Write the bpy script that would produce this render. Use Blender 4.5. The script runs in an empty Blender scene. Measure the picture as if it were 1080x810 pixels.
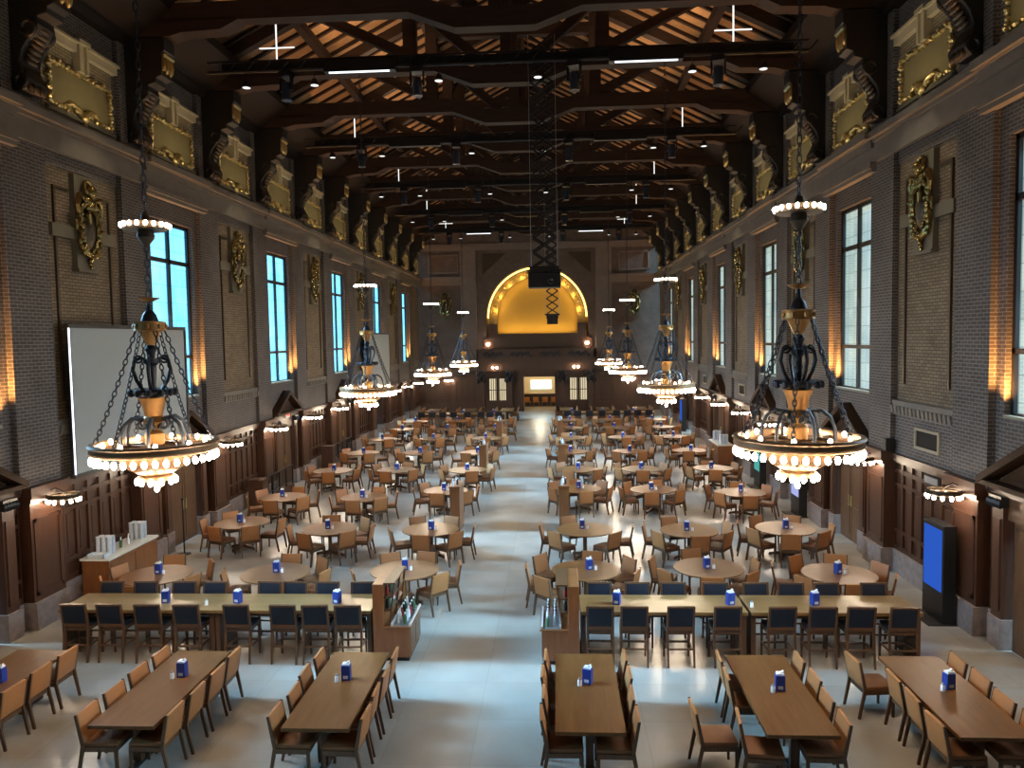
import bpy, bmesh, math, random
from mathutils import Vector, Matrix
random.seed(7)
PI = math.pi
scn = bpy.context.scene
COL = scn.collection
R = math.radians

# ------------------------------------------------------------------ helpers
class MB:
    def __init__(s):
        s.v = []; s.f = []; s.m = []; s.cur = 0
    def mat(s, i):
        s.cur = i; return s
    def add(s, vs, fs):
        b = len(s.v)
        s.v.extend(tuple(p) for p in vs)
        for f in fs:
            s.f.append(tuple(b + i for i in f)); s.m.append(s.cur)
    def box(s, x0, x1, y0, y1, z0, z1):
        x0, x1 = min(x0, x1), max(x0, x1); y0, y1 = min(y0, y1), max(y0, y1); z0, z1 = min(z0, z1), max(z0, z1)
        s.add([(x0,y0,z0),(x1,y0,z0),(x1,y1,z0),(x0,y1,z0),(x0,y0,z1),(x1,y0,z1),(x1,y1,z1),(x0,y1,z1)],
              [(0,3,2,1),(4,5,6,7),(0,1,5,4),(1,2,6,5),(2,3,7,6),(3,0,4,7)])
        return s
    def taper(s, p, q, w0, d0, w1, d1, side=(1,0,0)):
        p = Vector(p); q = Vector(q); ax = (q-p).normalized()
        sx = Vector(side); sx = (sx - ax*sx.dot(ax)).normalized(); sy = ax.cross(sx)
        vs = []
        for c, w, d in ((p,w0,d0),(q,w1,d1)):
            for a, b in ((-1,-1),(1,-1),(1,1),(-1,1)):
                vs.append(c + sx*(a*w/2) + sy*(b*d/2))
        s.add(vs, [(3,2,1,0),(4,5,6,7),(0,1,5,4),(1,2,6,5),(2,3,7,6),(3,0,4,7)])
        return s
    def tube(s, pts, r, n=8, closed=False):
        pts = [Vector(p) for p in pts]; N = len(pts)
        rr = r if isinstance(r, (list, tuple)) else [r]*N
        vs = []; prev = None
        for i, p in enumerate(pts):
            if closed: t = pts[(i+1) % N] - pts[i-1]
            else: t = pts[min(i+1, N-1)] - pts[max(i-1, 0)]
            t.normalize()
            if prev is None:
                a = Vector((0,0,1)) if abs(t.z) < .9 else Vector((1,0,0))
                prev = (a - t*a.dot(t)).normalized()
            else:
                prev = (prev - t*prev.dot(t)).normalized()
            b = t.cross(prev)
            for k in range(n):
                an = 2*PI*k/n
                vs.append(p + prev*(math.cos(an)*rr[i]) + b*(math.sin(an)*rr[i]))
        fs = []
        for i in range(N if closed else N-1):
            j = (i+1) % N
            for k in range(n):
                l = (k+1) % n
                fs.append((i*n+k, i*n+l, j*n+l, j*n+k))
        if not closed:
            fs.append(tuple(range(n-1, -1, -1))); fs.append(tuple((N-1)*n+k for k in range(n)))
        s.add(vs, fs); return s
    def lathe(s, prof, cx=0, cy=0, n=16, M=None):
        vs = []; fs = []; P = len(prof)
        for k in range(n):
            a = 2*PI*k/n
            for r, z in prof:
                vs.append(Vector((cx + r*math.cos(a), cy + r*math.sin(a), z)))
        if M is not None: vs = [M @ v for v in vs]
        for k in range(n):
            l = (k+1) % n
            for i in range(P-1):
                fs.append((k*P+i, l*P+i, l*P+i+1, k*P+i+1))
        if prof[0][0] > 1e-5: fs.append(tuple(k*P for k in range(n-1, -1, -1)))
        if prof[-1][0] > 1e-5: fs.append(tuple(k*P+P-1 for k in range(n)))
        s.add(vs, fs); return s
    def prism(s, poly, f, d0, d1):
        n = len(poly)
        vs = [f(a, b, d0) for a, b in poly] + [f(a, b, d1) for a, b in poly]
        fs = [tuple(range(n-1, -1, -1)), tuple(range(n, 2*n))]
        for i in range(n):
            j = (i+1) % n
            fs.append((i, j, n+j, n+i))
        s.add(vs, fs); return s
    def blob(s, c, r, n=8, m=5, rot=None):
        c = Vector(c); vs = [Vector((0,0,-r[2]))]
        for i in range(1, m):
            ph = -PI/2 + PI*i/m
            for k in range(n):
                a = 2*PI*k/n
                vs.append(Vector((r[0]*math.cos(ph)*math.cos(a), r[1]*math.cos(ph)*math.sin(a), r[2]*math.sin(ph))))
        vs.append(Vector((0,0,r[2])))
        if rot is not None: vs = [rot @ v for v in vs]
        fs = [(0, 1+(k+1) % n, 1+k) for k in range(n)]
        for i in range(m-2):
            for k in range(n):
                l = (k+1) % n
                fs.append((1+i*n+k, 1+i*n+l, 1+(i+1)*n+l, 1+(i+1)*n+k))
        t = len(vs)-1
        fs += [(1+(m-2)*n+k, 1+(m-2)*n+(k+1) % n, t) for k in range(n)]
        s.add([c+v for v in vs], fs); return s
    def torus(s, c, Rr, r, N=32, n=8, M=None):
        c = Vector(c); pts = []
        for k in range(N):
            a = 2*PI*k/N; p = Vector((Rr*math.cos(a), Rr*math.sin(a), 0))
            pts.append(c + (M @ p if M is not None else p))
        return s.tube(pts, r, n, True)
    def mesh(s, name, mats, smooth=False, bev=0, fix=True):
        me = bpy.data.meshes.new(name)
        me.from_pydata(s.v, [], s.f)
        if not isinstance(mats, (list, tuple)): mats = [mats]
        for m in mats: me.materials.append(m)
        if len(mats) > 1: me.polygons.foreach_set('material_index', s.m)
        if fix or bev:
            bm = bmesh.new(); bm.from_mesh(me)
            bmesh.ops.recalc_face_normals(bm, faces=bm.faces)
            if bev:
                bmesh.ops.bevel(bm, geom=list(bm.edges), offset=bev, segments=2, affect='EDGES', profile=.6, clamp_overlap=True)
            bm.to_mesh(me); bm.free()
        if smooth:
            me.polygons.foreach_set('use_smooth', [True]*len(me.polygons))
            try: me.set_sharp_from_angle(angle=R(40))
            except Exception: pass
        me.update()
        return me
    def build(s, name, mats, parent=None, smooth=False, bev=0, loc=None, fix=True):
        return link(name, s.mesh(name, mats, smooth, bev, fix), parent, loc)

KIDS = {}
def link(name, me, parent=None, loc=None):
    o = bpy.data.objects.new(name, me); COL.objects.link(o)
    if parent is not None:
        o.parent = parent; KIDS.setdefault(parent.name, []).append(o)
    if loc is not None: o.location = loc
    return o
def tag(o, label, cat, group=None):
    o['label'] = label; o['category'] = cat
    if group: o['group'] = group
    return o
def thing(name, label, cat, loc=(0,0,0), rz=0, group=None):
    o = link(name, None, None, loc); o.rotation_euler = (0,0,rz); o.empty_display_size = .1
    return tag(o, label, cat, group)
def struct(o):
    o['kind'] = 'structure'; return o
def copy_tree(o, parent=None):
    c = o.copy(); COL.objects.link(c)
    if parent is not None:
        c.parent = parent; KIDS.setdefault(parent.name, []).append(c)
    for ch in KIDS.get(o.name, []): copy_tree(ch, c)
    return c
class Proto:
    """first use moves the source itself, later uses copy it"""
    def __init__(s, root): s.root = root; s.used = False
    def put(s, loc, rz, label, group=None):
        o = s.root if not s.used else copy_tree(s.root)
        s.used = True
        o.location = loc; o.rotation_euler = (0,0,rz); o['label'] = label
        if group: o['group'] = group
        return o
ORD = 'first second third fourth fifth sixth seventh eighth ninth tenth eleventh twelfth thirteenth fourteenth fifteenth'.split()

# ------------------------------------------------------------------ materials
def newmat(name):
    m = bpy.data.materials.new(name); m.use_nodes = True
    nt = m.node_tree; b = nt.nodes['Principled BSDF']
    return m, nt, b
def sset(b, k, v):
    if k in b.inputs: b.inputs[k].default_value = v
def plain(name, col, rough=.5, metal=0, spec=.5, noise=0, nscale=6, bump=0):
    m, nt, b = newmat(name)
    sset(b, 'Base Color', (*col, 1)); sset(b, 'Roughness', rough); sset(b, 'Metallic', metal); sset(b, 'Specular IOR Level', spec)
    if noise or bump:
        tc = nt.nodes.new('ShaderNodeTexCoord'); n = nt.nodes.new('ShaderNodeTexNoise')
        n.inputs['Scale'].default_value = nscale; n.inputs['Detail'].default_value = 4
        nt.links.new(tc.outputs['Object'], n.inputs['Vector'])
        if noise:
            mx = nt.nodes.new('ShaderNodeMixRGB')
            mx.inputs[1].default_value = (*[c*(1-noise) for c in col], 1); mx.inputs[2].default_value = (*[min(1, c*(1+noise)) for c in col], 1)
            nt.links.new(n.outputs[0], mx.inputs[0]); nt.links.new(mx.outputs[0], b.inputs['Base Color'])
        if bump:
            bp = nt.nodes.new('ShaderNodeBump'); bp.inputs['Strength'].default_value = bump; bp.inputs['Distance'].default_value = .02
            nt.links.new(n.outputs[0], bp.inputs['Height']); nt.links.new(bp.outputs[0], b.inputs['Normal'])
    return m
def wood(name, c1, c2, rough=.4, axis='Z', scale=4, spec=.5):
    m, nt, b = newmat(name)
    tc = nt.nodes.new('ShaderNodeTexCoord'); mp = nt.nodes.new('ShaderNodeMapping')
    st = {'X': (.12,1,1), 'Y': (1,.12,1), 'Z': (1,1,.12)}[axis]
    mp.inputs['Scale'].default_value = tuple(scale*q for q in st)
    n = nt.nodes.new('ShaderNodeTexNoise'); n.inputs['Scale'].default_value = 5; n.inputs['Detail'].default_value = 6; n.inputs['Distortion'].default_value = .6
    cr = nt.nodes.new('ShaderNodeValToRGB')
    cr.color_ramp.elements[0].position = .3; cr.color_ramp.elements[0].color = (*c1, 1)
    cr.color_ramp.elements[1].position = .7; cr.color_ramp.elements[1].color = (*c2, 1)
    nt.links.new(tc.outputs['Object'], mp.inputs[0]); nt.links.new(mp.outputs[0], n.inputs['Vector'])
    nt.links.new(n.outputs[0], cr.inputs[0]); nt.links.new(cr.outputs[0], b.inputs['Base Color'])
    sset(b, 'Roughness', rough); sset(b, 'Specular IOR Level', spec)
    return m
def brick(name, c1, c2, mortar, bw=.22, bh=.074, ms=.011, across=False):
    m, nt, b = newmat(name)
    tc = nt.nodes.new('ShaderNodeNewGeometry'); sp = nt.nodes.new('ShaderNodeSeparateXYZ'); ad = nt.nodes.new('ShaderNodeMath')
    cb = nt.nodes.new('ShaderNodeCombineXYZ'); t = nt.nodes.new('ShaderNodeTexBrick')
    nt.links.new(tc.outputs['Position'], sp.inputs[0])
    nt.links.new(sp.outputs[0], ad.inputs[0]); nt.links.new(sp.outputs[1], ad.inputs[1])
    nt.links.new(ad.outputs[0], cb.inputs[0]); nt.links.new(sp.outputs[2], cb.inputs[1]); nt.links.new(cb.outputs[0], t.inputs['Vector'])
    t.inputs['Color1'].default_value = (*c1, 1); t.inputs['Color2'].default_value = (*c2, 1); t.inputs['Mortar'].default_value = (*mortar, 1)
    t.inputs['Scale'].default_value = 1; t.inputs['Brick Width'].default_value = bw; t.inputs['Row Height'].default_value = bh
    t.inputs['Mortar Size'].default_value = ms; t.inputs['Mortar Smooth'].default_value = .3; t.inputs['Bias'].default_value = -.2
    n = nt.nodes.new('ShaderNodeTexNoise'); n.inputs['Scale'].default_value = 1.3; n.inputs['Detail'].default_value = 5
    nt.links.new(tc.outputs['Position'], n.inputs['Vector'])
    mx = nt.nodes.new('ShaderNodeMixRGB'); mx.blend_type = 'MULTIPLY'; mx.inputs[0].default_value = .5
    cr = nt.nodes.new('ShaderNodeValToRGB'); cr.color_ramp.elements[0].position = .3; cr.color_ramp.elements[0].color = (.5,.5,.5,1); cr.color_ramp.elements[1].position = .7
    nt.links.new(n.outputs[0], cr.inputs[0]); nt.links.new(t.outputs['Color'], mx.inputs[1]); nt.links.new(cr.outputs[0], mx.inputs[2])
    nt.links.new(mx.outputs[0], b.inputs['Base Color'])
    bp = nt.nodes.new('ShaderNodeBump'); bp.inputs['Strength'].default_value = .5; bp.inputs['Distance'].default_value = .01; bp.invert = True
    nt.links.new(t.outputs['Fac'], bp.inputs['Height']); nt.links.new(bp.outputs[0], b.inputs['Normal'])
    sset(b, 'Roughness', .8); sset(b, 'Specular IOR Level', .25)
    return m
def emit(name, col, strength, sampled=True):
    m = bpy.data.materials.new(name); m.use_nodes = True; nt = m.node_tree
    nt.nodes.remove(nt.nodes['Principled BSDF'])
    e = nt.nodes.new('ShaderNodeEmission'); e.inputs[0].default_value = (*col, 1); e.inputs[1].default_value = strength
    nt.links.new(e.outputs[0], nt.nodes['Material Output'].inputs[0])
    if not sampled: m.cycles.emission_sampling = 'NONE'
    return m
def pane(name, col, strength, lead=(.05,.06,.06)):
    """leaded glass with bright daylight behind it"""
    m = emit(name, col, strength); nt = m.node_tree
    e = [n for n in nt.nodes if n.type == 'EMISSION'][0]
    g = nt.nodes.new('ShaderNodeNewGeometry'); sp = nt.nodes.new('ShaderNodeSeparateXYZ'); cb = nt.nodes.new('ShaderNodeCombineXYZ')
    t = nt.nodes.new('ShaderNodeTexBrick'); t.offset = 0
    nt.links.new(g.outputs['Position'], sp.inputs[0]); nt.links.new(sp.outputs[1], cb.inputs[0]); nt.links.new(sp.outputs[2], cb.inputs[1])
    nt.links.new(cb.outputs[0], t.inputs['Vector'])
    t.inputs['Color1'].default_value = (*col, 1); t.inputs['Color2'].default_value = (*[c*.82 for c in col], 1)
    t.inputs['Mortar'].default_value = (*[c*.55 for c in col], 1)
    t.inputs['Scale'].default_value = 1; t.inputs['Brick Width'].default_value = .42; t.inputs['Row Height'].default_value = .5; t.inputs['Mortar Size'].default_value = .012
    n = nt.nodes.new('ShaderNodeTexNoise'); n.inputs['Scale'].default_value = .9; n.inputs['Detail'].default_value = 3
    nt.links.new(g.outputs['Position'], n.inputs['Vector'])
    cr = nt.nodes.new('ShaderNodeValToRGB'); cr.color_ramp.elements[0].position = .35; cr.color_ramp.elements[0].color = (.62,.7,.74,1)
    cr.color_ramp.elements[1].position = .65; cr.color_ramp.elements[1].color = (1,1,1,1)
    mx = nt.nodes.new('ShaderNodeMixRGB'); mx.blend_type = 'MULTIPLY'; mx.inputs[0].default_value = 1
    nt.links.new(n.outputs[0], cr.inputs[0]); nt.links.new(t.outputs[0], mx.inputs[1]); nt.links.new(cr.outputs[0], mx.inputs[2])
    nt.links.new(mx.outputs[0], e.inputs[0])
    tr = nt.nodes.new('ShaderNodeBsdfTransparent'); tr.inputs[0].default_value = (.9,.96,1,1)
    ad = nt.nodes.new('ShaderNodeAddShader'); nt.links.new(e.outputs[0], ad.inputs[0]); nt.links.new(tr.outputs[0], ad.inputs[1])
    nt.links.new(ad.outputs[0], nt.nodes['Material Output'].inputs[0])
    return m

M = {}
M['brick_cool'] = brick('brick_cool', (.085,.068,.062), (.115,.094,.083), (.205,.188,.172))
M['brick_tan'] = brick('brick_tan', (.25,.185,.118), (.175,.125,.08), (.085,.066,.047))
M['brick_pale'] = brick('brick_pale', (.36,.28,.165), (.27,.205,.12), (.14,.11,.07))
M['lintel'] = plain('lintel_stone', (.46,.37,.23), .7, noise=.12, nscale=5)
M['stone'] = plain('stone', (.15,.128,.105), .75, noise=.25, nscale=3)
M['relief_stone'] = plain('relief_stone', (.135,.113,.075), .7, noise=.2, nscale=5)
M['brass'] = plain('brass', (.40,.195,.055), .42, metal=.6, noise=.25, nscale=10)
M['stone_pale'] = plain('stone_pale', (.30,.25,.17), .7, noise=.15, nscale=5)
M['marble'] = plain('marble_base', (.20,.155,.14), .45, noise=.55, nscale=7)
M['gold'] = plain('gilding', (.60,.45,.19), .32, metal=.9, noise=.3, nscale=14)
M['relief_gilt'] = plain('relief_gilding', (.27,.195,.07), .27, metal=.9, noise=.5, nscale=9)
M['arch_gold'] = plain('arch_gilding', (.42,.27,.08), .5, metal=.2, noise=.4, nscale=6)
M['gold_dull'] = plain('dull_gold', (.19,.15,.07), .55, metal=.2, noise=.2, nscale=4)
M['bracket'] = plain('dark_carved_oak', (.014,.010,.0075), .5, noise=.3, nscale=10)
M['bronze'] = plain('dark_bronze', (.075,.05,.028), .45, metal=.4, noise=.3, nscale=10)
M['dado'] = wood('dado_oak', (.032,.0110,.0045), (.060,.0215,.0085), .42, 'Z', 3)
M['pediment'] = wood('pediment_oak', (.03,.014,.007), (.055,.026,.012), .7, 'Y', 3, .15)
M['timber'] = wood('roof_timber', (.020,.0105,.0065), (.038,.019,.011), .65, 'X', 2, .3)
M['cove'] = wood('cove_timber', (.008,.005,.0035), (.015,.0085,.0055), .65, 'Y', 2, .2)
M['plank'] = wood('roof_plank', (.30,.165,.075), (.42,.245,.115), .7, 'X', 2, .3)
M['table'] = wood('table_oak', (.105,.043,.0115), (.14,.06,.017), .4, 'Y', 3, .22)
M['table_round'] = wood('round_table_oak', (.155,.064,.020), (.205,.09,.030), .34, 'X', 2, .3)
M['bar'] = wood('counter_oak', (.19,.105,.037), (.25,.145,.052), .32, 'X', 2)
M['chairwood'] = wood('chair_wood', (.07,.032,.013), (.11,.052,.022), .4, 'Z', 5)
M['tan'] = plain('tan_upholstery', (.33,.130,.037), .6, noise=.12, nscale=12)
M['seat'] = plain('seat_upholstery', (.17,.068,.022), .55, noise=.15, nscale=10)
M['navy'] = plain('navy_upholstery', (.006,.0105,.022), .6, spec=.3, noise=.2, nscale=10)
M['panelwood'] = wood('station_oak', (.165,.058,.017), (.215,.082,.026), .4, 'Z', 3)
M['black'] = plain('black_metal', (.008,.008,.009), .45, metal=.2)
M['iron'] = plain('wrought_iron', (.035,.035,.042), .42, metal=.6)
M['arm_iron'] = plain('grey_iron', (.075,.08,.088), .45, metal=.5)
M['bowl'] = plain('brown_bronze', (.20,.105,.045), .45, metal=.45, noise=.3, nscale=12)
M['matte'] = plain('matte_black', (.006,.006,.007), .8, spec=.2)
M['steel'] = plain('steel_grey', (.35,.37,.4), .35, metal=.7)
M['white'] = plain('white_plastic', (.75,.75,.74), .45)
M['clear'] = plain('clear_plastic', (.55,.6,.66), .25, noise=.2, nscale=20)
M['counter'] = plain('counter_stone', (.6,.58,.53), .3, noise=.1)
M['blue'] = plain('blue_card', (.014,.045,.28), .4)
M['napkin'] = plain('white_paper', (.85,.86,.88), .8)
M['screen'] = plain('screen_cloth', (.33,.36,.355), .8)
M['bulb'] = emit('lit_bulb', (1,.80,.58), 140)
M['strip'] = emit('lit_strip', (.85,.92,1), 2, False)
M['arch_strip'] = emit('arch_light_strip', (1,.72,.16), 5)
M['tympanum'] = plain('gilded_plaster', (.72,.42,.07), .55, metal=.1, noise=.1, nscale=.6)
M['kiosk_blue'] = emit('blue_screen', (.03,.12,.62), .85)
M['kiosk_pale'] = emit('lavender_screen', (.45,.5,.9), .9)
M['kiosk_teal'] = emit('teal_screen', (.1,.5,.45), .8)
M['lobby_wall'] = plain('cream_plaster', (.72,.62,.42), .7)
M['lobby_sign'] = emit('lit_panel', (.75,.95,.9), 1.6)
M['lit_pane'] = emit('lit_doorway_glass', (1,.85,.55), .75)
M['red'] = emit('red_letters', (1,.08,.04), 3)
M['pane_left'] = pane('sky_glass_blue', (.14,.50,.76), 1.8)
M['pane_right'] = pane('sky_glass_grey', (.40,.47,.40), .72)
M['white_glow'] = emit('white_glow', (1,1,.96), 1.3)

def floor_mat():
    m, nt, b = newmat('pale_terrazzo')
    g = nt.nodes.new('ShaderNodeNewGeometry')
    n = nt.nodes.new('ShaderNodeTexNoise'); n.inputs['Scale'].default_value = .8; n.inputs['Detail'].default_value = 6
    t = nt.nodes.new('ShaderNodeTexBrick'); t.offset = 0
    t.inputs['Scale'].default_value = 1; t.inputs['Brick Width'].default_value = 1.25; t.inputs['Row Height'].default_value = 1.25; t.inputs['Mortar Size'].default_value = .008
    t.inputs['Color1'].default_value = (.40,.375,.335,1); t.inputs['Color2'].default_value = (.36,.335,.295,1); t.inputs['Mortar'].default_value = (.33,.31,.275,1)
    cr = nt.nodes.new('ShaderNodeValToRGB'); cr.color_ramp.elements[0].position = .3; cr.color_ramp.elements[0].color = (.78,.76,.74,1); cr.color_ramp.elements[1].position = .7
    mx = nt.nodes.new('ShaderNodeMixRGB'); mx.blend_type = 'MULTIPLY'; mx.inputs[0].default_value = 1
    nt.links.new(g.outputs['Position'], n.inputs['Vector']); nt.links.new(g.outputs['Position'], t.inputs['Vector'])
    nt.links.new(n.outputs[0], cr.inputs[0]); nt.links.new(t.outputs[0], mx.inputs[1]); nt.links.new(cr.outputs[0], mx.inputs[2])
    nt.links.new(mx.outputs[0], b.inputs['Base Color'])
    sset(b, 'Roughness', .26); sset(b, 'Specular IOR Level', .6)
    return m
M['floor'] = floor_mat()

# ------------------------------------------------------------------ camera
F, YAW, PITCH, ROLL = 801.878, 0.058485, 0.059215, 0.016626
cy, sy, cp, sp_ = math.cos(YAW), math.sin(YAW), math.cos(PITCH), math.sin(PITCH)
fw = Vector((-sy*cp, cy*cp, -sp_)); rt = Vector((cy, sy, 0)); up = rt.cross(fw)
r2 = rt*math.cos(ROLL) - up*math.sin(ROLL); u2 = rt*math.sin(ROLL) + up*math.cos(ROLL)
cd = bpy.data.cameras.new('camera'); cam = bpy.data.objects.new('camera', cd); COL.objects.link(cam)
cd.sensor_fit = 'HORIZONTAL'; cd.sensor_width = 36; cd.lens = F/1080*36; cd.clip_start = .05; cd.clip_end = 200
mw = Matrix.Identity(4)
for i in range(3):
    mw[i][0] = r2[i]; mw[i][1] = u2[i]; mw[i][2] = -fw[i]
mw.translation = (0, 0, 5.8)
cam.matrix_world = mw
scn.camera = cam

# ------------------------------------------------------------------ room
CX = -1.4; HW = 9.4                      # hall centre line, half width to the brick pilaster faces
YF = 60.8; YN = -1.6
WINY = [4.8 + 8.3*k for k in range(7)]   # window bays
PANY = [8.95 + 8.3*k for k in range(7)]  # panel bays
PILY = sorted([y - 2.09 for y in WINY] + [y + 2.09 for y in WINY])
PILY = [y for y in PILY if y < YF - .8]
def X(s, d): return CX + s*(HW + d)

o = MB().box(X(-1, 2.2), X(1, 2.2), YN-.3, 67.5, -.12, 0).build('floor', M['floor']); struct(o)

LIGHTS = []
def lamp(kind, name, loc, energy, col, **kw):
    l = bpy.data.lights.new(name, kind); l.energy = energy; l.color = col
    tgt = kw.pop('to', None)
    for k, v in kw.items(): setattr(l, k, v)
    ob = bpy.data.objects.new(name, l); COL.objects.link(ob); ob.location = loc
    if tgt is not None:
        d = Vector(tgt) - Vector(loc); ob.rotation_euler = d.to_track_quat('-Z', 'Y').to_euler()
    return ob

ORANGE = (1, .45, .12); WARM = (1, .62, .30)
for s, side in ((-1, 'left'), (1, 'right')):
    wb = MB()   # 0 cool brick, 1 tan brick
    Y0 = WINY[0] - 2.09 - .63
    wb.box(X(s, .1), X(s, .9), YN-.3, Y0, 0, 13.4)
    for y in PILY:                                   # brick pilasters, low and attic
        wb.box(X(s, 0), X(s, .9), y-.63, y+.63, 2.85, 10.5)
        wb.box(X(s, -.02), X(s, .9), y-.58, y+.58, 10.5, 13.4)
    for y in WINY:
        wb.box(X(s, .14), X(s, .9), y-1.47, y-1.2, 2.85, 10.5)      # stepped jambs
        wb.box(X(s, .14), X(s, .9), y+1.2, y+1.47, 2.85, 10.5)
        wb.box(X(s, .14), X(s, .9), y-1.2, y+1.2, 9.3, 10.5)
        wb.box(X(s, .10), X(s, .9), y-1.2, y+1.2, 2.85, 4.22)
        wb.box(X(s, .10), X(s, .9), y-1.52, y+1.52, 10.5, 13.4)
    for y in PANY:
        y1 = min(y+1.44, YF)
        wb.box(X(s, .11), X(s, .9), y-1.44, y1, 2.85, 4.0)
        wb.box(X(s, .11), X(s, .9), y-1.44, y1, 9.76, 10.5)
        wb.box(X(s, .10), X(s, .9), y-1.52, min(y+1.52, YF), 10.5, 13.4)
        wb.mat(1)
        wb.box(X(s, .15), X(s, .9), y-1.44, y1, 4.0, 9.76)
        wb.mat(0)
    wall = wb.build('wall_'+side, [M['brick_cool'], M['brick_tan']]); struct(wall)
    # stone: frieze, cornice mouldings, sills and the carved band under the panels
    st = MB()
    st.box(X(s, -.07), X(s, .05), YN, YF, 10.02, 10.5)
    st.box(X(s, -.12), X(s, .05), YN, YF, 10.5, 10.58)
    st.box(X(s, -.22), X(s, .05), YN, YF, 10.58, 10.74)
    st.box(X(s, -.10), X(s, .05), YN, YF, 10.74, 10.82)
    for y in WINY:
        st.box(X(s, -.30), X(s, -.0), y-1.75, y+1.75, 10.60, 10.76)
        st.box(X(s, -.15), X(s, .05), y-1.75, y+1.75, 10.38, 10.60)
        st.box(X(s, -.16), X(s, .05), y-1.75, y+1.75, 9.90, 10.03)
        st.box(X(s, -.12), X(s, .05), y-1.75, y+1.75, 9.80, 9.90)
    st.build('cornice', M['stone'], wall)
    for y in PANY:
        b_ = MB(); b_.box(X(s, .03), X(s, .12), y-1.43, min(y+1.43, YF), 4.10, 4.2).box(X(s, .05), X(s, .12), y-1.43, min(y+1.43, YF), 3.86, 4.10)
        k = -1.36
        while k < 1.3 and y+k < YF-.1:
            b_.prism([(y+k, 3.89), (y+k+.11, 3.89), (y+k+.16, 4.07), (y+k+.05, 4.07)], lambda a, b, d: (X(s, d), a, b), .055, .0)
            k += .19
        b_.build('carved_band', M['stone'], wall)
    # dado: oak panelling on a marble base
    dd = MB()
    def dado(y0, y1):
        dd.box(X(s, .22), X(s, .9), y0, y1, .55, 2.85)
        for z0, z1 in ((.55,.68),(.98,1.07),(2.12,2.2),(2.42,2.52),(2.68,2.8)):
            dd.box(X(s, .17), X(s, .22), y0, y1, z0, z1)
        n = max(2, int((y1-y0)/.44)); w = (y1-y0)/n
        for i in range(n+1):
            dd.box(X(s, .165), X(s, .22), y0+i*w-.05, y0+i*w+.05, .55, 2.8)
            if i < n: dd.box(X(s, .195), X(s, .22), y0+i*w+.12, y0+i*w+w-.12, 1.16, 2.04)
        dd.box(X(s, .02), X(s, .25), y0, y1, 2.78, 2.92)
        dd.box(X(s, .09), X(s, .25), y0, y1, 2.70, 2.78)
    for y in PANY: dado(y-1.6, min(y+1.6, YF))
    for y in WINY: dado(y-1.6, y-1.0); dado(y+1.0, y+1.6); dd.box(X(s, .22), X(s, .9), y-1.0, y+1.0, 2.4, 2.85)
    for y in PILY:
        dd.box(X(s, -.08), X(s, .9), y-.5, y+.5, .55, 2.62)
        dd.box(X(s, -.10), X(s, -.08), y-.42, y+.42, .68, .76).box(X(s, -.10), X(s, -.08), y-.42, y+.42, 2.2, 2.28)
        dd.box(X(s, -.10), X(s, -.08), y-.42, y-.34, .68, 2.28).box(X(s, -.10), X(s, -.08), y+.34, y+.42, .68, 2.28)
        dd.box(X(s, -.14), X(s, .9), y-.55, y+.55, 2.62, 2.72)
        dd.box(X(s, -.20), X(s, .9), y-.6, y+.6, 2.72, 2.95)
    dd.build('wood_panelling', M['dado'], wall)
    pb = MB()
    for y in PANY: pb.box(X(s, .12), X(s, .9), y-1.6, min(y+1.6, YF), 0, .56)
    for y in WINY: pb.box(X(s, .12), X(s, .9), y-1.6, y-1.05, 0, .56).box(X(s, .12), X(s, .9), y+1.05, y+1.6, 0, .56)
    for y in PILY: pb.box(X(s, -.16), X(s, .9), y-.55, y+.55, 0, .56)
    struct(pb.build('baseboard_'+side, M['marble']))
    # timber cove along the top of the wall
    cv = MB()
    prof = [(.3,13.35),(-.12,13.35),(-.2,13.5),(-.3,13.52),(-1.25,14.2),(-1.3,14.42),(.3,14.42)]
    cv.prism(prof, lambda a, b, d: (X(s, a), d, b), YN, YF)
    struct(cv.build('trim_1' if s < 0 else 'trim_2', M['cove']))

    # windows
    for i, y in enumerate(WINY):
        w = link('window_%d' % (i+1 + (0 if s < 0 else 7)), None); struct(w); w.location = (X(s, .3), y, 4.22); w.empty_display_size = .1
        f = MB(); t = .05
        for a0, a1, z0, z1 in ((-1.2,-1.1,0,5.08),(1.1,1.2,0,5.08),(-1.2,1.2,0,.09),(-1.2,1.2,4.97,5.08),
                               (-.06,.06,0,5.08),(-1.2,1.2,1.16,1.26),(-1.2,1.2,3.9,4.02)):
            f.box(-t, t, a0, a1, z0, z1)
        f.build('window_frame', M['black'], w)
        MB().box(-.01, .01, -1.12, 1.12, .05, 5.0).build('window_pane', M['pane_left'] if s < 0 else M['pane_right'], w, loc=(s*.03, 0, 0))
        MB().box(-.18, .2, -1.2, 1.2, -.04, .05).build('window_sill', M['stone_pale'], w)
        # daylight through the window
        L = lamp('AREA', 'daylight_%s_%d' % (side, i), (X(s, .22), y, 6.8), (400 if s < 0 else 230)*(.15 if i == 6 else .45 if i == 5 else .3 if i == 0 else 1), ((.36,.68,1) if s < 0 else (.50,.76,1)), shape='RECTANGLE', size=2.1, size_y=4.8, spread=R(80))
        L.rotation_euler = Vector((-s, 0, -.62)).to_track_quat('-Z', 'Y').to_euler()
        for q in (-1, 1):     # orange uplights on the sill
            lamp('SPOT', 'sill_uplight', (X(s, .03), y + q*.95, 4.33), 950, ORANGE, spot_size=R(88), spot_blend=1, shadow_soft_size=.05, to=(X(s, .10), y + q*1.7, 8))

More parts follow.
